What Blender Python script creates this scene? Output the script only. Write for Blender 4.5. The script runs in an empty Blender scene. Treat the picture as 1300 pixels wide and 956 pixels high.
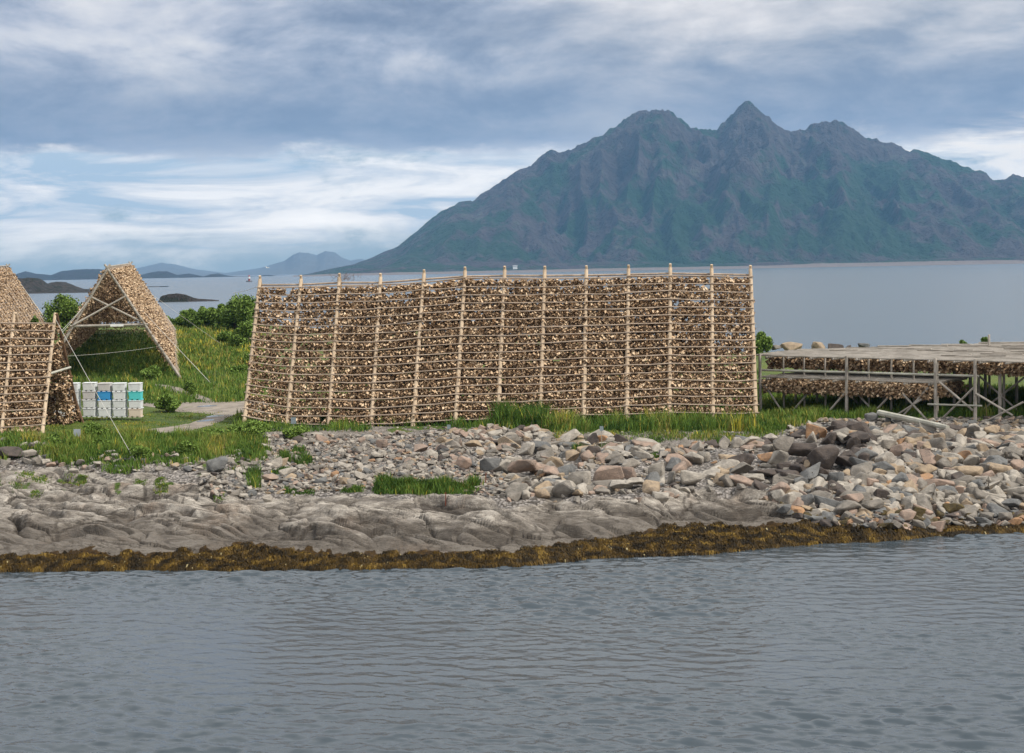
import bpy, bmesh, math, random
import numpy as np
from mathutils import Vector, Matrix, Euler
R = math.radians
random.seed(7)
rng = np.random.default_rng(11)
S = bpy.context.scene
C = S.collection

# ------------------------------------------------------------------ camera
H = 15.7; FP = 2000.0; PITCH = math.atan(93/2000.0); ROLL = R(-1.03)
cam = bpy.data.cameras.new('camera'); cam.sensor_width = 36; cam.lens = 36*FP/1300
cam.shift_y = -44/1300; cam.clip_start = 0.5; cam.clip_end = 250000
co = bpy.data.objects.new('camera', cam); C.objects.link(co)
MAT = Matrix.Rotation(math.pi/2-PITCH, 4, 'X') @ Matrix.Rotation(ROLL, 4, 'Z')
co.matrix_world = Matrix.Translation((0, 0, H)) @ MAT
S.camera = co
def ray(px, py):
    return MAT.to_3x3() @ Vector(((px-650)/FP, -(py-434)/FP, -1))
def PD(px, py, D):                       # world point where the sight line reaches depth D
    d = ray(px, py); k = D/d.y
    return Vector((d.x*k, D, H+d.z*k))
def PZ(px, py, z):
    d = ray(px, py); k = (z-H)/d.z
    return Vector((d.x*k, d.y*k, z))
def proj(v):
    l = MAT.to_3x3().transposed() @ (Vector(v)-Vector((0, 0, H)))
    return 650+FP*l.x/-l.z, 434-FP*l.y/-l.z

# ------------------------------------------------------------------ render settings
S.view_settings.view_transform = 'Standard'; S.view_settings.look = 'None'
S.view_settings.exposure = 0.45; S.view_settings.gamma = 1.0
S.cycles.use_denoising = True
S.cycles.max_bounces = 6; S.cycles.diffuse_bounces = 3; S.cycles.glossy_bounces = 3
S.cycles.transparent_max_bounces = 6; S.cycles.volume_bounces = 0
SUN_EL, SUN_AZ = 48.0, 118.0             # sun behind and to the right of the camera (azimuth from +Y towards +X)
sl = bpy.data.lights.new('sun', 'SUN'); sl.energy = 3.2; sl.angle = R(7); sl.color = (1, .94, .85)
so = bpy.data.objects.new('sun', sl); C.objects.link(so)
sd = Vector((math.sin(R(SUN_AZ))*math.cos(R(SUN_EL)), math.cos(R(SUN_AZ))*math.cos(R(SUN_EL)), math.sin(R(SUN_EL))))
so.rotation_euler = sd.to_track_quat('Z', 'Y').to_euler(); so.location = (60, -60, 90)

# ------------------------------------------------------------------ node helpers
class NT:
    def __init__(s, tree):
        s.t = tree; s.n = tree.nodes; s.l = tree.links
    def new(s, typ, **k):
        n = s.n.new(typ)
        for a, b in k.items(): setattr(n, a, b)
        return n
    def link(s, a, b): s.l.new(a, b)
    def put(s, sock, v):
        if hasattr(v, 'is_output') or isinstance(v, bpy.types.NodeSocket): s.l.new(v, sock)
        else: sock.default_value = v
    def math(s, op, a, b=None, c=None, clamp=False):
        n = s.new('ShaderNodeMath', operation=op); n.use_clamp = clamp
        s.put(n.inputs[0], a)
        if b is not None: s.put(n.inputs[1], b)
        if c is not None: s.put(n.inputs[2], c)
        return n.outputs[0]
    def mapr(s, v, a, b, c=0., d=1., smooth=True):
        n = s.new('ShaderNodeMapRange', interpolation_type='SMOOTHSTEP' if smooth else 'LINEAR')
        s.put(n.inputs[0], v)
        for i, q in enumerate((a, b, c, d)): n.inputs[i+1].default_value = q
        return n.outputs[0]
    def mix(s, f, a, b, bl='MIX'):
        n = s.new('ShaderNodeMix', data_type='RGBA', blend_type=bl)
        s.put(n.inputs[0], f)
        for i, v in ((6, a), (7, b)):
            if isinstance(v, (tuple, list)) and len(v) == 3: v = (*v, 1)
            s.put(n.inputs[i], v)
        return n.outputs[2]
    def noise(s, vec, scale, detail=4, rough=.55, dist=0., dims='3D'):
        n = s.new('ShaderNodeTexNoise', noise_dimensions=dims)
        if vec is not None: s.l.new(vec, n.inputs['Vector'])
        n.inputs['Scale'].default_value = scale; n.inputs['Detail'].default_value = detail
        n.inputs['Roughness'].default_value = rough; n.inputs['Distortion'].default_value = dist
        return n.outputs[0]
    def comb(s, x, y, z):
        n = s.new('ShaderNodeCombineXYZ')
        for i, v in enumerate((x, y, z)): s.put(n.inputs[i], v)
        return n.outputs[0]
    def sep(s, v):
        n = s.new('ShaderNodeSeparateXYZ'); s.l.new(v, n.inputs[0]); return n.outputs
    def mapping(s, v, sc=(1, 1, 1), loc=(0, 0, 0), rot=(0, 0, 0)):
        n = s.new('ShaderNodeMapping'); s.l.new(v, n.inputs[0])
        n.inputs['Scale'].default_value = sc; n.inputs['Location'].default_value = loc; n.inputs['Rotation'].default_value = rot
        return n.outputs[0]
    def ramp(s, f, stops, interp='LINEAR'):
        n = s.new('ShaderNodeValToRGB'); s.put(n.inputs[0], f); r = n.color_ramp; r.interpolation = interp
        while len(r.elements) > 1: r.elements.remove(r.elements[-1])
        r.elements[0].position = stops[0][0]; r.elements[0].color = (*stops[0][1], 1)
        for p, c in stops[1:]:
            e = r.elements.new(p); e.color = (*c, 1)
        return n.outputs[0]
    def attr(s, name):
        n = s.new('ShaderNodeAttribute', attribute_name=name); return n.outputs['Fac']
    def bump(s, h, strength, dist, normal=None):
        n = s.new('ShaderNodeBump'); s.l.new(h, n.inputs['Height'])
        n.inputs['Strength'].default_value = strength; n.inputs['Distance'].default_value = dist
        if normal is not None: s.l.new(normal, n.inputs['Normal'])
        return n.outputs[0]
def newmat(name):
    m = bpy.data.materials.new(name); m.use_nodes = True
    T = NT(m.node_tree); b = T.n['Principled BSDF']; b.inputs['Roughness'].default_value = .85
    b.inputs['Specular IOR Level'].default_value = .25
    return m, T, b
def pos(T):
    return T.new('ShaderNodeNewGeometry').outputs['Position']
def objc(T):
    return T.new('ShaderNodeTexCoord').outputs['Object']
def srgb(r, g, b):
    f = lambda c: ((c/255+.055)/1.055)**2.4 if c > 10 else c/255/12.92
    return (f(r), f(g), f(b))

# ------------------------------------------------------------------ sky
w = bpy.data.worlds.new('World'); S.world = w; w.use_nodes = True
T = NT(w.node_tree); T.n.clear()
out = T.new('ShaderNodeOutputWorld'); bg = T.new('ShaderNodeBackground'); bg.inputs[1].default_value = .1
sky = T.new('ShaderNodeTexSky', sky_type='NISHITA'); sky.sun_disc = False
sky.sun_elevation = R(SUN_EL); sky.sun_rotation = R(SUN_AZ)
d = T.new('ShaderNodeTexCoord').outputs['Generated']
X, Y, Z = T.sep(d)
zc = T.math('MAXIMUM', Z, 0.0)
def K(c, k=1.0): return tuple(10*k*v for v in srgb(*c))
# cloud sheets are laid out over the ground like a real deck, so they flatten towards the horizon
dz = T.math('ADD', zc, .11)
pl = T.comb(T.math('DIVIDE', X, dz), T.math('DIVIDE', Y, dz), 0.)
n1 = T.noise(T.mapping(pl, (1., .9, 1), (3.1, 1.7, 0)), 1.1, 7, .55, .35)
n2 = T.noise(T.mapping(pl, (1., 1.1, 1), (9.3, 4.2, 2)), 2.7, 6, .55, .3)
st = T.noise(T.mapping(d, (7, 7, 46), (.5, 0, .3)), 1., 6, .6, .5)       # streaks low down
st2 = T.noise(T.mapping(d, (11, 11, 34), (4.5, 1, .1)), 1., 7, .62, .4)
blob = T.noise(T.mapping(d, (8.5, 8.5, 19), (1.5, 7, 2.1)), 1., 9, .60, .25)
blue = T.mix(T.mapr(Z, 0, .16), K((140, 164, 182)), K((120, 143, 168)))
base = T.mix(.25, blue, sky.outputs[0])
# grey-blue overcast bank
bank = T.ramp(T.math('ADD', T.math('MULTIPLY', n1, .34), T.math('MULTIPLY', blob, .70)),
              [(.40, K((112, 125, 150))), (.475, K((138, 149, 171))), (.53, K((164, 172, 190))), (.58, K((188, 193, 205))), (.66, K((212, 214, 219)))])
wob = T.math('MULTIPLY', T.math('SUBTRACT', blob, .5), .055)
zz = T.math('ADD', Z, wob)
east = T.mapr(T.math('ADD', X, T.math('MULTIPLY', T.math('SUBTRACT', n2, .5), .25)), -.10, .16)
bank = T.mix(T.math('MULTIPLY', east, T.mapr(zz, .085, .135)), bank, T.ramp(T.math('ADD', T.math('MULTIPLY', n2, .4), T.math('MULTIPLY', blob, .62)),
              [(.40, K((136, 146, 164))), (.49, K((170, 175, 186))), (.57, K((196, 198, 205))), (.64, K((216, 217, 222)))]))
dark = T.math('MULTIPLY', T.mapr(zz, .068, .09), T.mapr(zz, .15, .105))
bank = T.mix(T.math('MULTIPLY', dark, .6), bank, K((104, 120, 148)))
cover = T.mapr(zz, .069, .079)
low = T.ramp(st, [(.38, K((172, 190, 208))), (.46, K((216, 220, 226))), (.54, K((250, 248, 246))), (.68, K((255, 252, 248), 1.1))])
lowcov = T.math('MULTIPLY', T.mapr(T.math('ADD', Z, T.math('MULTIPLY', T.math('SUBTRACT', st2, .5), .05)), .004, .034), T.mapr(st2, .24, .42))
col = T.mix(lowcov, base, low)
col = T.mix(cover, col, bank)
# a gap with bright cloud low in the east
gap = T.math('MULTIPLY', T.mapr(T.math('ADD', X, T.math('MULTIPLY', T.math('SUBTRACT', st2, .5), .3)), .2, .27), T.math('MULTIPLY', T.mapr(zz, .045, .06), T.mapr(zz, .092, .075)))
col = T.mix(T.math('MULTIPLY', gap, T.mapr(st, .42, .56)), col, K((250, 244, 236)))
col = T.mix(1., col, (1.05, .98, .895), 'MULTIPLY')
# brighter overcast overhead, outside the picture
top = T.mapr(Z, .17, .42)
over = T.ramp(n2, [(.35, K((186, 187, 192), 1.15)), (.65, K((226, 225, 222), 1.45))])
col = T.mix(top, col, over)
T.link(col, bg.inputs[0]); T.link(bg.outputs[0], out.inputs[0])

# ------------------------------------------------------------------ numpy helpers
def _h(ix, iy, s):
    n = (ix.astype(np.int64)*374761393 + iy.astype(np.int64)*668265263 + s*974634777) & 0xffffffff
    n = ((n ^ (n >> 13))*1274126177) & 0xffffffff
    return ((n ^ (n >> 16)) & 0xffff)/65535.0*2*np.pi
def pn(x, y, s=0):
    x = np.asarray(x, float); y = np.asarray(y, float)
    x0 = np.floor(x); y0 = np.floor(y); fx = x-x0; fy = y-y0
    u = fx*fx*fx*(fx*(fx*6-15)+10); v = fy*fy*fy*(fy*(fy*6-15)+10)
    def g(i, j):
        a = _h(x0+i, y0+j, s); return np.cos(a)*(fx-i)+np.sin(a)*(fy-j)
    return ((g(0, 0)*(1-u)+g(1, 0)*u)*(1-v)+(g(0, 1)*(1-u)+g(1, 1)*u)*v)*1.5
def fbm(x, y, s=0, o=4, g=.5):
    r = 0; a = 1
    for i in range(o): r = r+a*pn(x*2**i, y*2**i, s+i); a *= g
    return r
def cells(x, y, s=0):
    """cell value 0..1 and distance to the cell edge"""
    x = np.asarray(x, float); y = np.asarray(y, float); x0 = np.floor(x); y0 = np.floor(y); b1 = np.full(x.shape, 9.); b2 = b1.copy(); v = np.zeros(x.shape)
    for i in (-1, 0, 1):
        for j in (-1, 0, 1):
            cx = x0+i; cy = y0+j; h1 = _h(cx, cy, s)/6.2832; h2 = _h(cx, cy, s+57)/6.2832; d_ = np.hypot(cx+.1+.8*h1-x, cy+.1+.8*h2-y)
            n_ = d_ < b1; b2 = np.where(n_, b1, np.minimum(b2, d_)); v = np.where(n_, _h(cx, cy, s+99)/6.2832, v); b1 = np.minimum(b1, d_)
    return v, b2-b1
def ss(a, b, x):
    t = np.clip((x-a)/(b-a), 0, 1); return t*t*(3-2*t)

def mk(name, V, faces, mats=None, parent=None, smooth=False, mi=None, attrs=None):
    """faces: list of int arrays (n,3) / (n,4)"""
    V = np.asarray(V, np.float32); me = bpy.data.meshes.new(name)
    me.vertices.add(len(V)); me.vertices.foreach_set('co', V.ravel())
    faces = [np.asarray(f, np.int32) for f in faces if len(f)]
    lt = np.concatenate([np.full(len(f), f.shape[1], np.int32) for f in faces])
    li = np.concatenate([f.ravel() for f in faces])
    me.loops.add(len(li)); me.loops.foreach_set('vertex_index', li)
    me.polygons.add(len(lt)); ls = np.concatenate([[0], np.cumsum(lt)[:-1]]).astype(np.int32)
    me.polygons.foreach_set('loop_start', ls)
    if mats is not None:
        for m in (mats if isinstance(mats, (list, tuple)) else [mats]): me.materials.append(m)
    if mi is not None: me.polygons.foreach_set('material_index', np.asarray(mi, np.int32))
    me.polygons.foreach_set('use_smooth', np.full(len(lt), bool(smooth)))
    for k, (dom, a) in (attrs or {}).items():
        at = me.attributes.new(k, 'FLOAT', dom); at.data.foreach_set('value', np.asarray(a, np.float32))
    me.update(calc_edges=True); me.validate()
    o = bpy.data.objects.new(name, me); C.objects.link(o)
    if parent is not None: o.parent = parent
    return o
def tag(o, label=None, cat=None, group=None, kind=None):
    for k, v in (('label', label), ('category', cat), ('group', group), ('kind', kind)):
        if v: o[k] = v
    return o
def empty(name, label, cat, loc=(0, 0, 0), group=None):
    o = bpy.data.objects.new(name, None); C.objects.link(o); o.location = loc; o.empty_display_size = .2
    return tag(o, label, cat, group)
def gridfaces(nr, nc):
    i = np.arange(nr-1)[:, None]*nc+np.arange(nc-1)[None]; i = i.ravel()
    return np.stack([i, i+1, i+nc+1, i+nc], 1)

class MB:
    """collects tubes and boxes and builds them as one mesh; points are world points, `org` is subtracted"""
    def __init__(s, org=(0, 0, 0)): s.V = []; s.Q = []; s.T = []; s.n = 0; s.o = np.array(org, float)
    def add(s, V, Q=None, Tt=None):
        V = np.asarray(V, float)-s.o
        if Q is not None and len(Q): s.Q.append(np.asarray(Q)+s.n)
        if Tt is not None and len(Tt): s.T.append(np.asarray(Tt)+s.n)
        s.V.append(V); s.n += len(V)
    def tube(s, pts, r0, r1=None, n=7, wob=0.):
        pts = [Vector(p) for p in pts]; r1 = r0 if r1 is None else r1; m = len(pts); V = []
        for i, p in enumerate(pts):
            t = (pts[min(i+1, m-1)]-pts[max(i-1, 0)]).normalized()
            a = t.cross(Vector((0, 0, 1))) if abs(t.z) < .9 else t.cross(Vector((1, 0, 0)))
            a.normalize(); b = t.cross(a); r = r0+(r1-r0)*i/(m-1)
            if wob: p = p+a*random.uniform(-wob, wob)+b*random.uniform(-wob, wob)
            for k in range(n):
                an = 2*math.pi*k/n; V.append(p+(a*math.cos(an)+b*math.sin(an))*r)
        Q = []
        for i in range(m-1):
            for k in range(n): Q.append((i*n+k, i*n+(k+1) % n, (i+1)*n+(k+1) % n, (i+1)*n+k))
        V.append(pts[0]); V.append(pts[-1]); c0 = m*n; Tt = []
        for k in range(n):
            Tt.append((c0, (k+1) % n, k)); Tt.append((c0+1, (m-1)*n+k, (m-1)*n+(k+1) % n))
        s.add([tuple(v) for v in V], Q, Tt)
    def box(s, c, d, M=None):
        c = Vector(c); V = []
        for z in (-1, 1):
            for x, y in ((-1, -1), (1, -1), (1, 1), (-1, 1)):
                v = Vector((x*d[0]/2, y*d[1]/2, z*d[2]/2)); V.append(tuple(c+(M @ v if M else v)))
        s.add(V, [(3, 2, 1, 0), (4, 5, 6, 7), (0, 1, 5, 4), (1, 2, 6, 5), (2, 3, 7, 6), (3, 0, 4, 7)])
    def build(s, name, mat, parent=None, smooth=False):
        return mk(name, np.concatenate(s.V), [np.concatenate(s.T) if s.T else [], np.concatenate(s.Q) if s.Q else []], mat, parent, smooth)

# ------------------------------------------------------------------ terrain shape
#        px   water  weed  mid  rocktop plateau  z_rock z_plat  far
COLS = [(-700, 728, 702, 660, 590, 560, 2.5, 3.5, 330),
        (0,    725, 701, 655, 594, 562, 2.5, 3.5, 330),
        (100,  723, 698, 655, 597, 574, 2.5, 3.3, 335),
        (190,  722, 698, 655, 604, 578, 2.5, 3.2, 335),
        (260,  723, 694, 655, 614, 566, 2.4, 3.25, 335),
        (310,  724, 685, 658, 628, 554, 2.2, 3.3, 330),
        (360,  722, 693, 660, 628, 553, 2.2, 3.25, 320),
        (420,  721, 699, 662, 626, 553, 2.3, 3.2, 300),
        (560,  720, 697, 663, 625, 549, 2.4, 3.25, 290),
        (650,  718, 694, 665, 634, 547, 2.3, 3.3, 280),
        (740,  709, 682, 662, 633, 549, 2.3, 3.3, 260),
        (800,  706, 674, 655, 628, 548, 2.4, 3.35, 250),
        (870,  705, 658, 645, 620, 549, 2.5, 3.35, 236),
        (960,  696, 664, 648, 622, 551, 2.3, 3.35, 229),
        (1050, 688, 655, 640, 600, 534, 2.7, 3.7, 227),
        (1110, 687, 662, 640, 598, 533, 2.6, 3.8, 226),
        (1180, 680, 666, 640, 598, 533, 2.6, 3.85, 225),
        (1300, 674, 660, 636, 594, 532, 2.6, 3.9, 224),
        (2000, 660, 646, 620, 580, 518, 2.6, 3.9, 224)]
UC = []; ROWS = []
for c in COLS:
    px = c[0]; r = []
    p = PZ(px, c[1], 0.); UC.append((px-650)/FP)
    r.append((p.y-14, -2.2)); r.append((p.y-.5, -.12)); 
    d4 = PZ(px, c[4], c[6]-.15).y; dw = p.y+1.2+max(0, c[1]-c[2]-24)*.17
    r.append((dw, PD(px, c[2], dw).z)); dm = dw+.3*(d4-dw); r.append((dm, PD(px, c[3], dm).z))
    for py, z in ((c[4], c[6]-.15), (c[5], c[7])):
        r.append((PZ(px, py, z).y, z))
    zp = c[7]
    r.append((max(150, r[-1][0]+15), zp+.05)); fz = float(np.interp(px, [300, 900], [2.1, -.55])); r.append((198, zp+.3*(1 if px < 600 else -.6))); r.append((c[8]-25, zp+fz*.92)); r.append((c[8], zp+fz)); r.append((c[8]+12, -2.)); r.append((c[8]+60, -5.))
    ROWS.append(r)
UC = np.array(UC); ROWS = np.array(ROWS)      # (cols, rows, 2)
NR = ROWS.shape[1]
def rows_at(u):
    return [np.interp(u, UC, ROWS[:, i, 0]) for i in range(NR)], [np.interp(u, UC, ROWS[:, i, 1]) for i in range(NR)]
def zone(X, Yd):
    """row coordinate 0..NR-1 and plain height"""
    u = np.asarray(X)/np.asarray(Yd); D, Zs = rows_at(u)
    q = np.zeros_like(u, dtype=float); z = np.array(Zs[0], dtype=float)*np.ones_like(u)
    for i in range(NR-1):
        t = np.clip((Yd-D[i])/(D[i+1]-D[i]), 0, 1); q = q+t
        z = z+t*(Zs[i+1]-Zs[i])
    return q, z
def bedmask(u, q):
    """1 where bare bedrock lies (between weed and rock top, up to px ~1010)"""
    px = u*FP+650
    return ss(1.2, 1.9, q)*(1-ss(3.75+.25*pn(px/40, q*2, 5), 4.1+.25*pn(px/40, q*2, 5), q))*(1-ss(990, 1030, px))
def terrain(X, Yd, fine=True):
    X = np.asarray(X, float); Yd = np.asarray(Yd, float)
    q, z = zone(X, Yd); u = X/Yd; b = bedmask(u, q)
    # whale-back bedrock: rounded mounds parted by creases, running along the shore and dipping east
    al = X*.88-Yd*.48; ac = Yd*.88+X*.48; xs = al+1.6*fbm(X/9, Yd/5, 31, 2); ys = ac+1.1*fbm(X/8, Yd/4, 41, 3)
    m1 = np.abs(pn(xs/11, ys/3.9, 3)); m2 = np.abs(pn(xs/5., ys/1.6, 8)); m3 = np.abs(pn(xs/2.1, ys/.62, 13))
    l1 = ac*.33+.9*fbm(al/14, ac/6, 33, 3); l2 = ac*.95+1.1*fbm(al/6, ac/2.5, 37, 3)
    def ledge(t): f = t-np.floor(t); return np.where(f < .14, f/.14, 1-(f-.14)/.86)-.45*np.exp(-(np.minimum(f, 1-f)/.09)**2)
    va, ea = cells(al/5.+.35*fbm(X/4, Yd/2, 61, 2), ac/1.9+.35*fbm(X/3, Yd/2, 63, 2), 5); vb, eb = cells(al/2.2+.3*fbm(X/2, Yd/1, 65, 2), ac/.85, 9)
    k1 = .5+.9*fbm(X/11, Yd/4, 35, 2); k2 = .4+.9*fbm(X/5, Yd/2, 36, 2)
    rel = 1.25*np.minimum(m1, .6)+.22*m2+.08*m3-.80+.52*(va-.5)+.20*(vb-.5)-.17*np.exp(-(ea/.10)**2)-.05*np.exp(-(eb/.13)**2)+.60*ledge(l1)*np.clip(k1, 0, 1)+.36*ledge(l2)*np.clip(k2, 0, 1)
    lay = .07*pn(xs/5, ys/.32, 77)+.05*np.abs(pn(xs/1.1, ys/1.0, 21))
    edge = ss(1.0, 2.2, q)
    edge = ss(1.7, 2.7, q); z = z+b*(rel*.82+lay*.5)*(.15+.85*edge)
    if not fine:       # how deep a point lies in a joint or under a ledge, for shade painted into the rock colour
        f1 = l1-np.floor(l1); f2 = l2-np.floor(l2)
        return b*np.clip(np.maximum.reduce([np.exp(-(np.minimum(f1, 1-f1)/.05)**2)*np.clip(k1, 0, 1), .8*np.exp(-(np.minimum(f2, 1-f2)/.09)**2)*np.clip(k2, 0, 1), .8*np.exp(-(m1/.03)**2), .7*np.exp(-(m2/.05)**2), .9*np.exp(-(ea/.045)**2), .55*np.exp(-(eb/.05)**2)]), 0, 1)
    # rubble / soil roughness
    g = (1-b)*ss(1.8, 2.6, q)*(1-ss(4.9, 5.3, q))
    z = z+g*(.16*fbm(X/2.2, Yd/2.2, 51, 3)+.05*pn(X/.5, Yd/.5, 61))
    z = z+ss(.5, 1.5, q)*(1-ss(1.9, 2.5, q))*(.16*np.abs(fbm(X/.9, Yd/.5, 71, 3))+.1*fbm(X/4, Yd/1., 72, 2))
    z = z+ss(5., 5.6, q)*(.10*fbm(X/9, Yd/9, 81, 3)+.35*ss(7, 8, q)*fbm(X/30, Yd/30, 82, 2))
    return z
def tz(x, y): return float(terrain(np.array([x]), np.array([y]))[0])
def hits(px, py, d0=82., d1=330.):
    """where sight lines through photo pixels meet the ground (plain profile first, then refined on the relief)"""
    px = np.asarray(px, float); py = np.asarray(py, float); M3 = np.array(MAT.to_3x3()); N = len(px)
    L = np.stack([(px-650)/FP, -(py-434)/FP, -np.ones(N)], 0); d = M3 @ L; kx = d[0]/d[1]; kz = d[2]/d[1]
    Dr, Zr = rows_at(kx); Dr = np.stack(Dr, 1); Zr = np.stack(Zr, 1); g_ = H+kz[:, None]*Dr-Zr
    i = np.clip(np.argmax(g_ <= 0, 1), 1, None); r = np.arange(N); t = np.clip(g_[r, i-1]/(g_[r, i-1]-g_[r, i]+1e-9), 0, 1)
    Dc = Dr[r, i-1]+(Dr[r, i]-Dr[r, i-1])*t; Wd = 1.6+.03*np.clip(Dc-84, 0, None); K = 26
    D = np.clip(Dc[:, None]+Wd[:, None]*np.linspace(-1.6, 1.3, K)[None], d0-3, d1+8); X = kx[:, None]*D
    df = H+kz[:, None]*D-terrain(X, D); m = df <= 0
    i = np.where(m.any(1), np.clip(np.argmax(m, 1), 1, None), K-1); f0 = df[r, i-1]; f1 = df[r, i]; t = np.clip(f0/(f0-f1+1e-9), 0, 1)
    Dd = D[r, i-1]+(D[r, i]-D[r, i-1])*t; x = kx*Dd
    return np.stack([x, Dd, terrain(x, Dd)], 1)
def hit(px, py, d0=84., d1=330.): return Vector(hits([px], [py])[0])

# ------------------------------------------------------------------ materials
def grassy(T, p):
    a = T.noise(T.mapping(p, (.12, .12, .12)), 1., 4); b = T.noise(p, 1.7, 5, .65)
    c = T.mix(T.mapr(a, .35, .65), (.045, .085, .012), (.10, .135, .018))
    c = T.mix(T.mapr(b, .4, .75), c, (.10, .115, .028))
    return T.mix(T.mapr(T.noise(p, 6., 3), .55, .8), c, (.11, .075, .03))
m_ground, T, b = newmat('ground_cover')
p = pos(T)
v1 = T.noise(T.mapping(p, (.55, .95, 1.5), rot=(0, 0, .5)), 1., 9, .70, .3)
v2 = T.noise(T.mapping(p, (1.3, 3.6, 5), rot=(0, 0, .5)), 1., 8, .72, .3)
v3 = T.noise(p, .22, 4, .6)
rock = T.ramp(v1, [(.34, (.14, .125, .108)), (.45, (.27, .243, .21)), (.54, (.40, .365, .32)), (.66, (.54, .50, .44))])
rock = T.mix(T.math('MULTIPLY', T.mapr(v2, .38, .30), .65), rock, (.07, .062, .055))
rock = T.mix(T.math('MULTIPLY', T.mapr(v2, .60, .74), .3), rock, (.42, .39, .35))
rock = T.mix(T.math('MULTIPLY', T.mapr(v3, .56, .68), .30), rock, (.34, .22, .14))
cr = T.new('ShaderNodeTexVoronoi', feature='DISTANCE_TO_EDGE')
T.link(T.mapping(p, (.30, .85, 1.3), rot=(0, 0, -.15)), cr.inputs[0]); cr.inputs['Scale'].default_value = 1.1
# warp the joints so they wander
wv = T.new('ShaderNodeVectorMath', operation='ADD'); nz = T.new('ShaderNodeTexNoise'); T.link(T.mapping(p, (.5, .9, 1)), nz.inputs[0]); nz.inputs['Scale'].default_value = 1.; nz.inputs['Detail'].default_value = 5
T.link(T.mapping(p, (.30, .85, 1.3), rot=(0, 0, -.15)), wv.inputs[0]); T.link(nz.outputs[1], wv.inputs[1]); T.link(wv.outputs[0], cr.inputs[0])
crack = T.math('MULTIPLY', T.mapr(cr.outputs[0], .018, .003), T.mapr(T.noise(p, .33, 3), .56, .66))
rock = T.mix(T.math('MULTIPLY', crack, .8), rock, (.045, .04, .036))
rock = T.mix(T.math('MULTIPLY', T.mapr(T.math('ADD', T.attr('crease_shade'), T.math('MULTIPLY', T.math('SUBTRACT', v2, .5), .9)), .25, .8), .8), rock, (.060, .052, .045))  # painted shade: rock colour darkened along creases and ledge feet, broken by noise
wet = T.mapr(T.sep(p)[2], 1.75, .95)      # tide-darkened lower rock: a real stain band with a ragged edge
wet = T.mapr(T.math('ADD', T.sep(p)[2], T.math('MULTIPLY', T.math('SUBTRACT', v1, .5), 1.6)), 2.15, 1.3)
rock = T.mix(T.mapr(T.noise(p, 14., 4, .8), .50, .62), T.mix(1., rock, (.80, .79, .78), 'MULTIPLY'), T.mix(1., rock, (1.18, 1.16, 1.12), 'MULTIPLY'))
rock = T.mix(T.math('MULTIPLY', wet, .72), rock, (.075, .062, .050))
vor = T.new('ShaderNodeTexVoronoi'); T.link(p, vor.inputs[0]); vor.inputs['Scale'].default_value = 5.5; vor.inputs['Randomness'].default_value = 1
gr = T.ramp(T.sep(vor.outputs['Color'])[0], [(0, (.10, .09, .085)), (.35, (.2, .185, .17)), (.7, (.32, .29, .265)), (1, (.42, .38, .34))])
gr = T.mix(T.mapr(vor.outputs['Distance'], .35, .75), gr, (.07, .06, .05))
weedc = T.ramp(T.noise(p, 3.5, 6, .7), [(.3, (.014, .008, .003)), (.5, (.045, .024, .005)), (.66, (.09, .05, .008))])
soil = T.mix(T.mapr(T.noise(p, .6, 4), .4, .6), (.16, .14, .12), (.24, .21, .18))
gn = T.math('MULTIPLY', T.math('SUBTRACT', T.noise(p, 1.1, 5, .7), .5), 1.1)
c = T.mix(T.mapr(T.math('ADD', T.attr('grass'), gn), .4, .6), gr, grassy(T, p))
c = T.mix(T.mapr(T.math('ADD', T.attr('soil'), gn), .45, .65), c, T.mix(.5, soil, gr))
c = T.mix(T.mapr(T.attr('bed'), .4, .6), c, rock)
c = T.mix(T.mapr(T.math('ADD', T.attr('moss'), gn), .55, .7), c, (.07, .11, .02))
c = T.mix(T.mapr(T.math('ADD', T.attr('weed'), T.math('MULTIPLY', gn, .6)), .4, .6), c, weedc)
T.link(c, b.inputs['Base Color'])
hh = T.math('ADD', T.math('MULTIPLY', v1, .6), T.math('MULTIPLY', v2, .45))
hh = T.math('SUBTRACT', hh, T.math('MULTIPLY', crack, .5))
T.link(T.bump(T.noise(p, 6., 7, .8), .9, .07, T.bump(hh, .9, .38)), b.inputs['Normal'])
b.inputs['Roughness'].default_value = .82

STONE = [('pale_grey', (.36, .325, .275), (.22, .198, .17)), ('grey', (.21, .187, .160), (.13, .118, .10)), ('blue_grey', (.15, .15, .145), (.09, .09, .088)),
         ('pinkish', (.31, .225, .175), (.20, .155, .125)), ('tan', (.32, .245, .165), (.20, .155, .11)), ('dark_brown', (.085, .068, .058), (.05, .042, .038)),
         ('rusty', (.36, .21, .11), (.22, .14, .09)), ('weedy', (.10, .075, .03), (.05, .038, .02))]
SM = {}
for nm, ca, cb in STONE:
    m, T, b = newmat('stone_'+nm); p = pos(T)
    n = T.noise(p, 1.6, 6, .65, .4); k = T.noise(T.mapping(p, (1, 1, 2.5)), 5., 5, .7)
    c = T.mix(T.mapr(n, .35, .65), cb, ca)
    c = T.mix(T.math('MULTIPLY', T.mapr(k, .55, .75), .5), c, tuple(min(.6, v*1.5+.03) for v in ca))
    c = T.mix(T.math('MULTIPLY', T.mapr(k, .42, .3), .5), c, tuple(v*.4 for v in cb))
    T.link(c, b.inputs['Base Color']); T.link(T.bump(T.math('ADD', n, T.math('MULTIPLY', k, .5)), .7, .12), b.inputs['Normal'])
    SM[nm] = m
SNAMES = [s[0] for s in STONE]; SLIST = [SM[n] for n in SNAMES]

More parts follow.
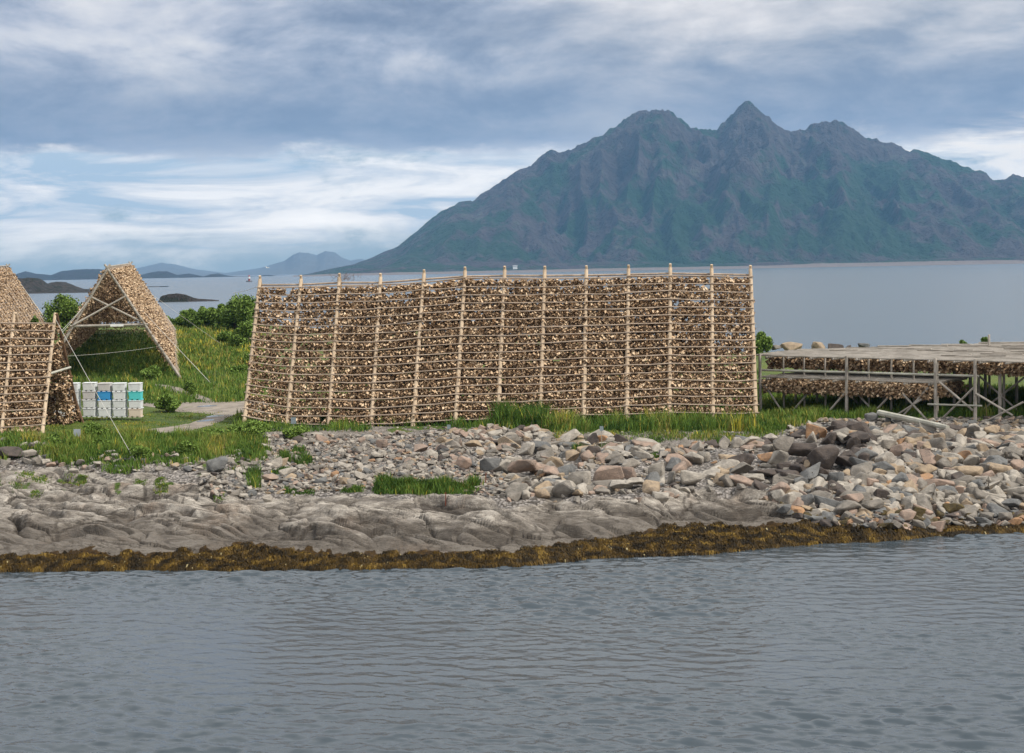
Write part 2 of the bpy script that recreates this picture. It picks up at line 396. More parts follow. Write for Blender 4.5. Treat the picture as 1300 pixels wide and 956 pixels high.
def wood(name, ca, cb):
    m, T, b = newmat(name); p = pos(T)
    n = T.noise(p, .9, 4, .6); k = T.noise(T.mapping(p, (6, 6, 1.2)), 2.2, 5, .7)
    c = T.mix(T.mapr(n, .35, .65), cb, ca); c = T.mix(T.math('MULTIPLY', T.mapr(k, .5, .7), .6), c, tuple(v*.45 for v in cb))
    T.link(c, b.inputs['Base Color']); T.link(T.bump(k, .6, .03), b.inputs['Normal'])
    return m
m_post = wood('debarked_log', (.56, .44, .31), (.42, .32, .22))
m_rail = wood('pale_pole', (.45, .36, .28), (.30, .235, .18))
m_dark = wood('brown_log', (.17, .10, .06), (.10, .06, .035))
m_grey = wood('weathered_grey_timber', (.42, .38, .33), (.27, .245, .21))
m_lite = wood('silver_plank', (.46, .45, .38), (.33, .32, .27))
m_fish, T, b = newmat('dried_fish')
tn = T.attr('tint'); p = pos(T)
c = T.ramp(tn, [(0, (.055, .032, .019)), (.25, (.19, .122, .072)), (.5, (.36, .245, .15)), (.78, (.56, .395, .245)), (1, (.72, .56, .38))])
c = T.mix(T.math('MULTIPLY', T.mapr(T.noise(p, 14., 3), .45, .7), .45), c, (.10, .055, .03))
T.link(c, b.inputs['Base Color']); b.inputs['Roughness'].default_value = .6; b.inputs['Specular IOR Level'].default_value = .12
m_leaf, T, b = newmat('leaf'); tn = T.attr('tint')
T.link(T.ramp(tn, [(0, (.070, .115, .022)), (.5, (.145, .225, .045)), (1, (.26, .34, .08))]), b.inputs['Base Color']); b.inputs['Roughness'].default_value = .6; b.inputs['Specular IOR Level'].default_value = .1
m_blade, T, b = newmat('grass_blade'); tn = T.attr('tint')
T.link(T.ramp(tn, [(0, (.032, .068, .013)), (.35, (.070, .130, .022)), (.62, (.125, .19, .032)), (.82, (.19, .205, .05)), (.93, (.26, .20, .07)), (1, (.42, .36, .04))]), b.inputs['Base Color']); b.inputs['Specular IOR Level'].default_value = .1
b.inputs['Roughness'].default_value = .6
m_weed, T, b = newmat('seaweed_frond'); tn = T.attr('tint')
T.link(T.ramp(tn, [(0, (.010, .007, .003)), (.4, (.028, .017, .004)), (.75, (.074, .043, .007)), (.93, (.15, .095, .018)), (1, (.30, .25, .13))]), b.inputs['Base Color']); b.inputs['Roughness'].default_value = .6; b.inputs['Specular IOR Level'].default_value = .12
m_bark = wood('bark', (.16, .12, .09), (.09, .07, .05))
def flat(name, c, r=.6, bumpy=True):
    m, T, b = newmat(name); n = T.noise(pos(T), 2.5, 5, .65)
    T.link(T.mix(T.mapr(n, .35, .7), tuple(v*.8 for v in c), c), b.inputs['Base Color']); b.inputs['Roughness'].default_value = r
    return m

# ------------------------------------------------------------------ ground sheet
ucol = np.unique(np.concatenate([np.linspace(-.9, -.37, 60), np.arange(-.36, .36, .0009), np.linspace(.37, .9, 60)]))
yrow = np.concatenate([np.arange(72, 84, .5), np.arange(84, 112, .085), np.arange(112, 126, .14), np.arange(126, 210, .8), np.arange(210, 400, 2.)])
UU, YY = np.meshgrid(ucol, yrow); XX = UU*YY
ZZ = terrain(XX, YY)
Q, _ = zone(XX, YY); PX = UU*FP+650
bed = bedmask(UU, Q)
fb = pn(PX/30, YY/3, 91)
fb2 = fbm(PX/9, YY/.8, 93, 3)
weedm = ss(.2, .8, Q)*(1-ss(1.75+.2*fb+.12*fb2, 1.95+.2*fb+.12*fb2, Q))
leftbank = (1-ss(285, 345, PX))
grass = ss(4.9+.25*fb, 5.25+.25*fb, Q)
grass = np.maximum(grass, leftbank*ss(4.1+.4*fb, 4.6+.4*fb, Q)*(.62+.5*pn(PX/25, YY/2.5, 17)))
soil = ss(4.2, 4.9, Q)*(1-ss(5.2, 5.5, Q))*ss(330, 350, PX)*(1-ss(470, 520, PX))*.9
soil = np.maximum(soil, ss(4.4, 4.9, Q)*(1-ss(5.05, 5.2, Q))*ss(770, 800, PX)*(1-ss(960, 1000, PX))*.8)
moss = bed*ss(3.2, 3.8, Q)*(.5*leftbank+.1)*(.4+.9*np.maximum(0, pn(PX/22, YY/2., 19)))*1.3
g = mk('ground', np.stack([XX, YY, ZZ], -1).reshape(-1, 3), [gridfaces(*UU.shape)], m_ground, smooth=True,
       attrs={'bed': ('POINT', bed.ravel()), 'weed': ('POINT', weedm.ravel()), 'grass': ('POINT', grass.ravel()), 'soil': ('POINT', soil.ravel()), 'moss': ('POINT', moss.ravel()), 'crease_shade': ('POINT', terrain(XX, YY, False).ravel())})
tag(g, kind='structure')
# ------------------------------------------------------------------ sea
m_sea, T, b = newmat('sea_water'); p = pos(T)
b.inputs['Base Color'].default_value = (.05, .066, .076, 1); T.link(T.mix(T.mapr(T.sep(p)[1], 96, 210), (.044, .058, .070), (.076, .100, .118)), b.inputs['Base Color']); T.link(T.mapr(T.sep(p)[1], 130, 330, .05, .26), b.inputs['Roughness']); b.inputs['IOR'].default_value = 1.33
b.inputs['Specular IOR Level'].default_value = .5
a1 = T.noise(T.mapping(p, (1., 1.25, 1), rot=(0, 0, .12)), .42, 3, .5, .2)
a2 = T.noise(T.mapping(p, (1., 1.5, 1), (7, 3, 0), (0, 0, -.2)), 1.5, 4, .6, .4)
a3 = T.noise(T.mapping(p, (1., 1.3, 1), (2, 9, 0)), 5.5, 3, .6)
gust = T.noise(T.mapping(p, (.02, .035, 1)), 1., 4, .55)
hgt = T.math('ADD', T.math('MULTIPLY', a1, .5), T.math('MULTIPLY', T.math('ADD', T.math('MULTIPLY', a2, .27), T.math('MULTIPLY', a3, .055)), T.mapr(gust, .3, .7, .55, 1.25)))
T.link(T.bump(hgt, 1., .12), b.inputs['Normal'])
def wave(X, Y):
    r = np.random.default_rng(5); z = np.zeros_like(X)
    for i in range(36):
        L = .36*(1.7/.36)**(i/35); an = r.normal(-1.5, .5); k = 2*np.pi/L
        ph = r.uniform(0, 6.28); A = .0066*L**.85*(.6+.8*r.random())
        z += A*np.sin(k*(np.cos(an)*X+np.sin(an)*Y)+ph+.8*pn(X/9+i, Y/9, 200+i % 3))
    return z
yr = np.concatenate([np.linspace(-150, 40, 40), np.arange(41, 46, 1.), np.arange(46, 100, .075), np.arange(100, 240, 1.5), 240*1.05**np.arange(0, 130)])
sc = np.unique(np.concatenate([np.linspace(-1, -.36, 40), np.linspace(-.36, .36, 760), np.linspace(.36, 1, 40)]))
SS_, YY2 = np.meshgrid(sc, yr); XX2 = SS_*(np.where(YY2 > 0, .95*YY2, 0)+12)
fade = ss(30, 50, YY2)*(1-ss(150, 400, YY2))
chop = .8+.9*fbm(XX2/26, YY2/14, 301, 3)
zw = wave(XX2, YY2)*fade*np.clip(chop, .35, 1.4)
# gentler right against the shore
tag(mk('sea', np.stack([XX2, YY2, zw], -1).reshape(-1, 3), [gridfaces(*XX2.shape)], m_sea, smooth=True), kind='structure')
g.data.polygons.foreach_set('use_smooth', (Q[:-1, :-1] > 4.6).ravel())
del XX2, YY2, SS_, zw

# ------------------------------------------------------------------ mountains and islands
def hillmat(name, gcol, rcol, gsc):
    m, T, b = newmat(name); p = pos(T)
    n = T.noise(T.mapping(p, (1, 1, .8)), gsc, 8, .66, .4); n2 = T.noise(T.mapping(p, (1, 1, .3)), gsc*3.5, 6, .68)
    r = T.mix(T.mapr(n2, .35, .65), tuple(v*.5 for v in rcol), rcol)
    r = T.mix(T.mapr(n2, .60, .70), r, tuple(v*1.7 for v in rcol))
    n = T.math('ADD', n, T.mapr(T.sep(p)[2], 100, 700, -.035, .03)) if name == 'mountain_flank' else n
    c = T.mix(T.mapr(T.math('ADD', T.math('MULTIPLY', n, .75), T.math('MULTIPLY', n2, .25)), .44, .53), gcol, r)
    c = T.mix(T.math('MULTIPLY', T.mapr(n2, .58, .72), .5), c, tuple(v*1.7 for v in gcol))
    T.link(c, b.inputs['Base Color']); T.link(T.bump(n2, 1., .5/gsc), b.inputs['Normal'])
    return m
def ridge(name, prof, D0, Dr, mat, seed, rough, nu=500, nv=110, D1=None, shoresh=.0):
    """heightfield range: `prof` is the crest as photo pixels, D0 the shoreline distance, Dr the crest distance"""
    px = np.array([q[0] for q in prof], float); pts = [PD(q[0], q[1], Dr) for q in prof]
    us = np.array([v.x/Dr for v in pts]); hz = np.array([max(0., v.z) for v in pts])
    u = np.linspace(us[0], us[-1], nu); h = np.interp(u, us, hz)
    D1 = D1 or Dr+(Dr-D0)*1.0
    v = np.linspace(0, 1.8, nv); U, V = np.meshgrid(u, v)
    Hh = np.interp(U, us, hz)
    D = np.where(V <= 1, D0+(Dr-D0)*V, Dr+(D1-Dr)*(V-1)/.8)
    X = U*D; sc = (Dr-D0)
    sp = fbm(X/sc*1.5, D/sc*.75+3, seed, 2)
    up = np.where(V <= 1, V, 1-(V-1)/.8)
    prof_v = np.clip(up, 0, 1)
    # convex-concave flank with gullies running down slope
    gul = 1-np.abs(pn(X/sc*5.2+.7*sp, D/sc*1.2, seed+7))*1.6
    gul2 = 1-np.abs(pn(X/sc*13, D/sc*4., seed+9))*1.5
    f = prof_v**(1.05+.35*sp)
    amp = 4*prof_v*(1-prof_v)
    z = Hh*(f+amp*rough*(.20*sp+.20*(gul-.5)+.12*(gul2-.5)))
    z += Hh*rough*.026*fbm(X/sc*26, D/sc*18, seed+20, 3)*ss(0, .1, prof_v)+Hh*rough*.012*fbm(X/sc*75, D/sc*40, seed+50, 2)*ss(0, .1, prof_v)
    z = np.minimum(z, Hh*(1-.0+0*V)+Hh*.02*fbm(X/sc*40, D/sc*10, seed+33, 2)*rough)
    z = np.where(V < .02, -3-0*z, np.maximum(z-.02*Hh, -2.))
    z[-1] = -5
    return mk(name, np.stack([X, D, z], -1).reshape(-1, 3), [gridfaces(*U.shape)], mat, smooth=True)
m_mt = hillmat('mountain_flank', (.012, .046, .014), (.080, .062, .062), .0022)
m_is = hillmat('islet_rock', (.015, .022, .012), (.035, .03, .03), .02)
m_dk = hillmat('dark_rock', (.014, .018, .009), (.055, .044, .038), .06)
m_fr = flat('far_rock', (.10, .11, .12), .9)
MT = [(378, 350), (390, 348), (420, 341), (450, 335), (475, 325), (490, 318), (505, 312), (520, 300), (532, 290), (545, 278), (558, 268), (570, 262), (583, 255), (600, 252), (612, 243), (625, 235), (640, 226), (650, 218), (665, 210), (680, 203), (692, 190), (702, 186), (715, 190), (728, 184), (740, 178), (755, 171), (770, 165), (780, 158), (790, 150), (798, 144), (806, 139), (815, 136), (826, 134), (838, 136), (848, 137), (856, 143), (866, 148), (878, 156), (888, 160), (900, 160), (910, 160), (914, 156), (920, 150), (926, 143), (932, 135), (938, 131), (943, 126), (949, 124), (956, 125), (962, 132), (968, 139), (975, 144), (983, 151), (991, 158), (998, 162), (1004, 163), (1012, 160), (1022, 161), (1032, 154), (1043, 150), (1055, 149), (1066, 148), (1074, 152), (1082, 159), (1092, 166), (1104, 171), (1118, 174), (1128, 179), (1140, 181), (1152, 186), (1165, 187), (1180, 192), (1195, 198), (1210, 202), (1225, 209), (1240, 213), (1252, 216), (1260, 226), (1270, 227), (1278, 225), (1285, 218), (1293, 220), (1302, 222), (1330, 235), (1400, 255), (1600, 300), (1800, 345)]
tag(ridge('mountain', MT, 7000, 9000, m_mt, 4, 1.0, 1100, 260), kind='structure')
SP = [(430, 349), (470, 341), (520, 335), (600, 331), (700, 334), (800, 330), (900, 333), (1000, 330), (1100, 332), (1200, 327), (1300, 325), (1450, 325)]
o = ridge('hill', [(a, b-0) for a, b in SP], 6500, 7200, m_mt, 15, 1.4, 500, 60); tag(o, kind='structure')
FARB = [(250, 352), (290, 346), (330, 340), (362, 330), (372, 322), (380, 319), (392, 320), (402, 323), (412, 318), (425, 319), (434, 326), (445, 330), (460, 328), (480, 335), (500, 340), (560, 350)]
tag(ridge('hills', FARB, 13000, 15500, m_fr, 21, .8, 200, 40), kind='structure')
FARC = [(100, 350), (170, 341), (205, 333), (222, 335), (250, 342), (290, 347), (320, 352)]
tag(ridge('hills', FARC, 13200, 15800, m_fr, 22, .8, 120, 40), kind='structure')
ISL = [(-60, 352), (0, 351), (20, 348), (32, 344), (45, 347), (65, 349), (78, 344), (95, 342), (115, 341), (135, 342), (150, 347), (175, 350), (190, 346), (200, 344), (212, 344), (225, 349), (240, 347), (250, 349), (262, 353)]
tag(ridge('island', ISL, 7500, 8600, m_is, 31, 1.3, 400, 50), kind='structure')
tag(ridge('island', [(255, 352), (268, 348), (277, 347), (290, 350), (305, 351), (328, 352), (345, 354)], 7800, 8300, m_is, 33, 1.3, 160, 30), kind='structure')
tag(ridge('island', [(325, 353), (336, 349), (343, 349), (352, 352), (362, 354)], 8000, 8300, m_is, 35, 1.3, 80, 24), kind='structure')
tag(ridge('headland', [(-160, 345), (-60, 349), (0, 349), (14, 351), (24, 353), (40, 352), (52, 354), (60, 360), (72, 357), (84, 358), (96, 363), (106, 367), (120, 372)], 1500, 1720, m_dk, 41, 2.6, 420, 90), kind='structure')
tag(ridge('skerry', [(184, 365), (192, 363.5), (203, 364), (214, 366.6)], 2050, 2120, m_dk, 43, 1., 60, 20), kind='structure')
tag(ridge('skerry', [(201, 383), (204, 376), (212, 373.5), (224, 372), (236, 374), (246, 378), (252, 379.5), (270, 380.5), (278, 383.5)], 905, 925, m_dk, 45, 2.6, 220, 60), kind='structure')
o = ridge('shoal', [(372, 350), (420, 347.6), (520, 345.4), (640, 343.2), (760, 340.6), (900, 338.2), (990, 336.8), (1040, 334), (1120, 333), (1200, 331), (1290, 330), (1330, 333)], 5900, 6050, flat('pale_shore_rock', (.13, .105, .095)), 48, 1.4, 500, 20); tag(o, kind='structure')

# ------------------------------------------------------------------ haze
bm = MB(); bm.box((0, 8200, 572), (46000, 16900, 1156))
m_hz = bpy.data.materials.new('haze'); m_hz.use_nodes = True; T = NT(m_hz.node_tree); T.n.clear()
o_ = T.new('ShaderNodeOutputMaterial'); pv = T.new('ShaderNodeVolumePrincipled')
pv.inputs['Color'].default_value = (.27, .58, 1., 1); pv.inputs['Density'].default_value = 4.0e-5; pv.inputs['Anisotropy'].default_value = .1
T.link(pv.outputs[0], o_.inputs['Volume'])
tag(bm.build('haze', m_hz), kind='stuff')

# ------------------------------------------------------------------ fish heads
def head_bundle(seed, nh, wide=.26, drop=.50):
    """a string of split dried cod heads: open wedges of skin and bone pointing every way out of the knot"""
    r = np.random.default_rng(seed); V = []; F = []; tn = []; n = 0
    for k in range(nh):
        a = 2*math.pi*(k*.382+r.uniform(-.06, .06)); lv = (k+.5)/nh
        c = np.array([math.cos(a)*wide*.28, math.sin(a)*wide*.28, -.05-drop*.75*lv])
        el = R(r.uniform(-70, 15)); ax = np.array([math.cos(a)*math.cos(el), math.sin(a)*math.cos(el), math.sin(el)])
        sd_ = np.cross(ax, [0, 0, 1.]); sd_ /= np.linalg.norm(sd_)+1e-9; up = np.cross(sd_, ax)
        tw = r.uniform(-.8, .8); sd_, up = sd_*math.cos(tw)+up*math.sin(tw), up*math.cos(tw)-sd_*math.sin(tw)
        L = r.uniform(.17, .25)*wide/.24; W_ = L*r.uniform(.38, .55); op = L*r.uniform(.30, .55)
        nose = c-ax*.03
        pts = [nose, c+ax*L*.62+up*op*.8, c+ax*L+sd_*W_+up*op*.2, c+ax*L-sd_*W_+up*op*.2, c+ax*L*.85-up*op, c+ax*L*.55+sd_*W_*.9-up*op*.5, c+ax*L*.55-sd_*W_*.9-up*op*.5]
        V += pts; F += [(n, n+2, n+1), (n, n+1, n+3), (n, n+5, n+2), (n, n+3, n+6), (n, n+4, n+5), (n, n+6, n+4)]
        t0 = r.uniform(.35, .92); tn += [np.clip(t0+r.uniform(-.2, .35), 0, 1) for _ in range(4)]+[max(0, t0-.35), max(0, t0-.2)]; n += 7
    return np.array(V), np.array(F), np.array(tn)
BUN = [head_bundle(100+i, 11) for i in range(14)]
BUNS = [head_bundle(300+i, 5, .30, .5) for i in range(8)]
BUNM = []
for i, (V, F, tn) in enumerate(BUN):
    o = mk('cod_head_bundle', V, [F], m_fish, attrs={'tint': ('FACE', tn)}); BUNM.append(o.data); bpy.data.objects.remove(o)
def instance(P, rot, scl, kinds, lib):
    """merge many copies into arrays"""
    Vs = []; Fs = []; Ts = []; n = 0
    for k in range(len(lib)):
        m = kinds == k
        if not m.any(): continue
        V, F, tn = lib[k]; c = np.cos(rot[m]); s_ = np.sin(rot[m]); sc = scl[m]
        x = V[:, 0][None]*c[:, None]-V[:, 1][None]*s_[:, None]; y = V[:, 0][None]*s_[:, None]+V[:, 1][None]*c[:, None]; z = np.broadcast_to(V[:, 2], x.shape)
        A = np.stack([x, y, z], -1)*sc[:, None, None]+P[m][:, None, :]
        N = m.sum(); Vs.append(A.reshape(-1, 3)); Fs.append((F[None]+(np.arange(N)*len(V))[:, None, None]).reshape(-1, F.shape[1])+n)
        Ts.append(np.clip(np.tile(tn, N)+np.repeat(rng.normal(0, .07, N), len(tn)), 0, 1)); n += N*len(V)
    return np.concatenate(Vs), np.concatenate(Fs), np.concatenate(Ts)
FAR_P = []        # bundles that go into the single mass (points), near library
FAR_S = []        # the same for the distant racks

# ------------------------------------------------------------------ the long A-frame rack
TOPB = [((330, 355), (310, 540)), ((382, 354.5), (363.4, 550)), ((431, 352), (416.7, 551)), ((483, 352), (470.9, 552)), ((538.3, 347.5), (523.8, 549)), ((590.3, 344), (577.6, 546)), ((640.7, 343), (631.6, 545)), ((691.7, 343), (685.5, 543)), ((744.5, 342.5), (740.6, 540)), ((798, 341.5), (795.6, 539)), ((851, 340), (850, 537)), ((903.5, 341), (905.2, 538)), ((952.8, 342), (959.8, 537))]
rack = empty('fish_drying_rack', 'long A-frame rack of pale poles covered in dried cod heads above the rubble bank', 'fish rack', PD(640, 545, 124), 'A-frame racks for drying fish')
RO = np.array(rack.location)
base = []; topp = []; backp = []
axis = Vector((5, -.56, 0)).normalized(); nrm = Vector((.56, 5, 0)).normalized()
for i, ((tx, ty), (bx_, by)) in enumerate(TOPB):
    D = 128.2+(123.0-128.2)*i/12.-1.1*math.sin(math.pi*i/12)
    b_ = PD(bx_, by, D); t_ = PD(tx, ty, D+5.)
    k = t_-b_; bk = t_+Vector((-k.x*.0+nrm.x*5.1, nrm.y*5.1, -k.z)); bk.x = t_.x+nrm.x*5.1-(t_.x-b_.x-nrm.x*5)*.3
    base.append(b_); topp.append(t_); backp.append(bk)
for b_, t_, bk in zip(base, topp, backp):
    m = MB(RO); d_ = (t_-b_).normalized(); g0 = tz(b_.x, b_.y)
    m.tube([b_-d_*(max(.2, b_.z-g0+.3)), b_+(t_-b_)*.5, t_+d_*.0], .205, .15, 9, .015); m.build('post', m_post, rack)
    m = MB(RO); d2 = (t_-bk).normalized(); g1 = tz(bk.x, bk.y)
    m.tube([bk-d2*(max(.2, bk.z-g1+.4)), t_+d2*.35+nrm*.12], .16, .11, 8); m.build('post', m_post, rack)
NROW = 19
def row_t(k): return .053+.052*k if k < 18 else .982
RAILP = []
for k in range(NROW):
    t = row_t(k); pts = []
    for i in range(13):
        p = topp[i]+(base[i]-topp[i])*t; j = .09*pn(np.array([i*.9+k*3.3]), np.array([k*1.7]), 5)[0]+random.uniform(-.03, .03)
        pts.append(p-nrm*.19+Vector((0, 0, j)))
    RAILP.append(pts)
    for a in range(0, 12, 3):
        if k == 18 and a == 0: 
            seg = pts[1:4]
        else: seg = pts[a:a+4]
        q = []
        for u0, v0 in zip(seg, seg[1:]): q += [u0, (u0+v0)/2-Vector((0, 0, random.uniform(.0, .07)))]
        q.append(seg[-1]); e0 = (q[0]-q[1]).normalized()*random.uniform(.10, .3); e1 = (q[-1]-q[-2]).normalized()*random.uniform(.1, .3)
        oz = Vector((0, -.0, .05 if (a//3) % 2 else 0.))
        q = [q[0]+e0+oz]+[v+oz for v in q[1:-1]]+[q[-1]+e1+oz]
        m = MB(RO); m.tube(q, random.uniform(.045, .062), random.uniform(.042, .056), 6, .006); m.build('rail', m_rail, rack)
m = MB(RO); BR = []
for k in range(18):
    t = row_t(k); pts = [topp[i]+(backp[i]-topp[i])*t+nrm*.17+Vector((0, 0, random.uniform(-.04, .04))) for i in range(13)]
    BR.append(pts); m.tube(pts, .055, .05, 5)
tag(m.build('rail', m_rail, rack), kind='stuff')
m = MB(RO); m.tube([t_+Vector((0, 0, -.45))+nrm*.05 for t_ in topp], .08, .08, 7); m.build('ridge_pole', m_rail, rack)
for i, (f0, f1) in ((3, (.96, .62)), (6, (.97, .6)), (9, (.97, .62))):
    a_ = base[i]+(topp[i]-base[i])*.22+nrm*.3; b2 = backp[i-1]+(topp[i-1]-backp[i-1])*.02
    m = MB(RO); m.tube([a_, b2+Vector((0, 0, -.2))], .10, .08, 7); m.build('brace', m_rail, rack)
for i in (0, 12):
    a_ = base[i]+(topp[i]-base[i])*.42; b2 = backp[i]+(topp[i]-backp[i])*.42
    m = MB(RO); m.tube([a_-nrm*.35, b2+nrm*.35], .09, .08, 7); m.build('brace', m_rail, rack)
# heads on the front rails (kept as individuals for the nearest 300) and on the back rails
ORD = ['first', 'second', 'third', 'fourth', 'fifth', 'sixth', 'seventh', 'eighth', 'ninth', 'tenth', 'eleventh', 'twelfth', 'thirteenth', 'fourteenth', 'fifteenth', 'sixteenth', 'seventeenth', 'eighteenth']
FR = []
for k in range(17):
    for i in range(12):
        u0, v0 = RAILP[k][i], RAILP[k][i+1]; n = 9; q = 0
        for j in range(n):
            f = (j+.62+random.uniform(-.22, .22))/(n+.25)
            p = u0.lerp(v0, f)+Vector((0, 0, -.02)); p += Vector((0, random.uniform(.05, .22), random.uniform(-.06, .02)))
            drop_p = .02+.05*(i in (0, 1, 11, 10) and k < 6)
            if random.random() < drop_p: continue
            q += 1; FR.append((p, k, i, q))
rx = Vector((0, 0, H))
near = sorted(range(len(FR)), key=lambda a: (FR[a][0]-rx).length)[:300]; near_set = set(near)
print('front bundles', len(FR))
for a in near:
    p, k, i, q = FR[a]
    o = bpy.data.objects.new('cod_head_bundle', BUNM[random.randrange(len(BUNM))]); C.objects.link(o)
    o.location = p; o.rotation_euler = (random.uniform(-.15, .15), random.uniform(-.15, .15), random.uniform(0, 6.28)); sc = random.uniform(1.08, 1.38); o.scale = (sc, sc, sc*random.uniform(.92, 1.08))
    tag(o, f'dried cod heads, {ORD[q-1]} bundle along, {ORD[k]} rail down, {ORD[i]} bay from left', 'fish heads', 'bundles of dried cod heads on the racks')
FAR_P += [FR[a][0] for a in range(len(FR)) if a not in near_set]
for k in range(17):
    for i in range(12):
        if i == 0 and k < 14 and random.random() < .12: continue
        dens = 13 if 1 < i < 10 else 5
        if k < 2 : dens = min(dens, 5)
        for j in range(dens):
            p = BR[k][i].lerp(BR[k][i+1], (j+random.random())/dens)
            if random.random() > (.45 if i in (0, 1, 11) else .12): FAR_P.append(p-nrm*.15)
for k in range(17):
    for i in range(1, 12):
        dn = (2 if i in (1, 11) else 6) if k > 1 else 2
        for j in range(dn):
            FAR_P.append(RAILP[k][i].lerp(RAILP[k][i+1], (j+random.random())/dn)+nrm*random.uniform(.5, .9)+Vector((0, 0, random.uniform(-.4, .2))))
m = empty('twig_nest', 'tangle of dry twigs caught on top of the long rack at its third post', 'twigs', topp[2]+Vector((.5, 0, -.1)))
mm = MB(m.location)
for _ in range(60):
    a_ = Vector(m.location)+Vector((random.gauss(0, .55), random.gauss(0, .2), random.uniform(-.25, .1)))
    mm.tube([a_, a_+Vector((random.gauss(0, .3), random.gauss(0, .1), random.uniform(.1, .5)))], .012, .006, 3)
mm.build('twigs', m_dark, m)

# ------------------------------------------------------------------ the near rack cut by the picture's west edge
TB2 = [(( -190, 402), (-232, 560)), ((-138, 402), (-175, 559)), ((-86, 401), (-118, 558)), ((-34, 400.5), (-60, 557)), ((17.8, 400), (1.3, 556)), ((69.8, 401), (53.3, 552))]
r2 = empty('fish_drying_rack', 'lower A-frame rack of cod heads ending beside the white tubs', 'fish rack', PD(53, 552, 123), 'A-frame racks for drying fish')
RO2 = np.array(r2.location); b2s = []; t2s = []; k2s = []
for (tx, ty), (bx_, by) in TB2:
    b_ = PD(bx_, by, 123.); t_ = PD(tx, ty, 128.); bk = Vector((t_.x+.3, 133.2, b_.z+.1)); b2s.append(b_); t2s.append(t_); k2s.append(bk)
for i, (b_, t_, bk) in enumerate(zip(b2s, t2s, k2s)):
    d_ = (t_-b_).normalized(); m = MB(RO2); m.tube([b_-d_*.4, b_.lerp(t_, .5), t_+d_*.25], .16, .12, 9, .015); m.build('post', m_post, r2)
    d2 = (t_-bk).normalized(); m = MB(RO2); m.tube([bk-d2*(.3+max(0, bk.z-tz(bk.x, bk.y))), t_+d2*.2+Vector((.15, .1, 0))], .16, .12, 8, .02); m.build('post', m_dark if i == 5 else m_post, r2)
a_ = b2s[5].lerp(t2s[5], .56); b_ = k2s[5].lerp(t2s[5], .60)
m = MB(RO2); m.tube([b2s[5].lerp(t2s[5], .50)+Vector((-.1, .3, 0)), k2s[5].lerp(t2s[5], .52)+Vector((.25, .1, 0))], .10, .09, 7); m.build('brace', m_lite, r2)
m = MB(RO2); m.tube([k2s[5]+Vector((.35, -.2, -.2)), k2s[5]+Vector((-.2, -.1, 1.7))], .12, .08, 7); m.build('brace', m_dark, r2)
R2 = []; N2 = 15
for k in range(N2):
    t = .065+.0655*k; pts = [a.lerp(b, t)+Vector((0, -.17, random.uniform(-.04, .04))) for a, b in zip(t2s, b2s)]
    R2.append(pts); q = pts[:]; q[-1] = q[-1]+(q[-1]-q[-2]).normalized()*random.uniform(.0, .25)
    m = MB(RO2); m.tube(q, .06, .055, 6, .012); m.build('rail', m_rail, r2)
for k in range(N2-1):
    for i in range(5):
        for j in range(8): FAR_P.append(R2[k][i].lerp(R2[k][i+1], (j+.5+random.uniform(-.25, .25))/8.)+Vector((0, random.uniform(.05, .2), -.03)))
m = MB(RO2)
for k in range(14):
    t = .07+.066*k; pts = [a.lerp(b, t)+Vector((0, .17, 0)) for a, b in zip(t2s, k2s)]; m.tube(pts, .055, .05, 5)
    for i in range(5):
        for j in range(8):
            if random.random() < .93: FAR_P.append(pts[i].lerp(pts[i+1], (j+random.random())/8.)+Vector((0, -.12, 0)))
    # second hanging row inside the back slope
    if k > 2:
        for j in range(26): FAR_P.append(pts[3].lerp(pts[5], random.random())+Vector((-.15, -.3-random.random()*2.2*(t), -.1)))
tag(m.build('rail', m_rail, r2), kind='stuff')

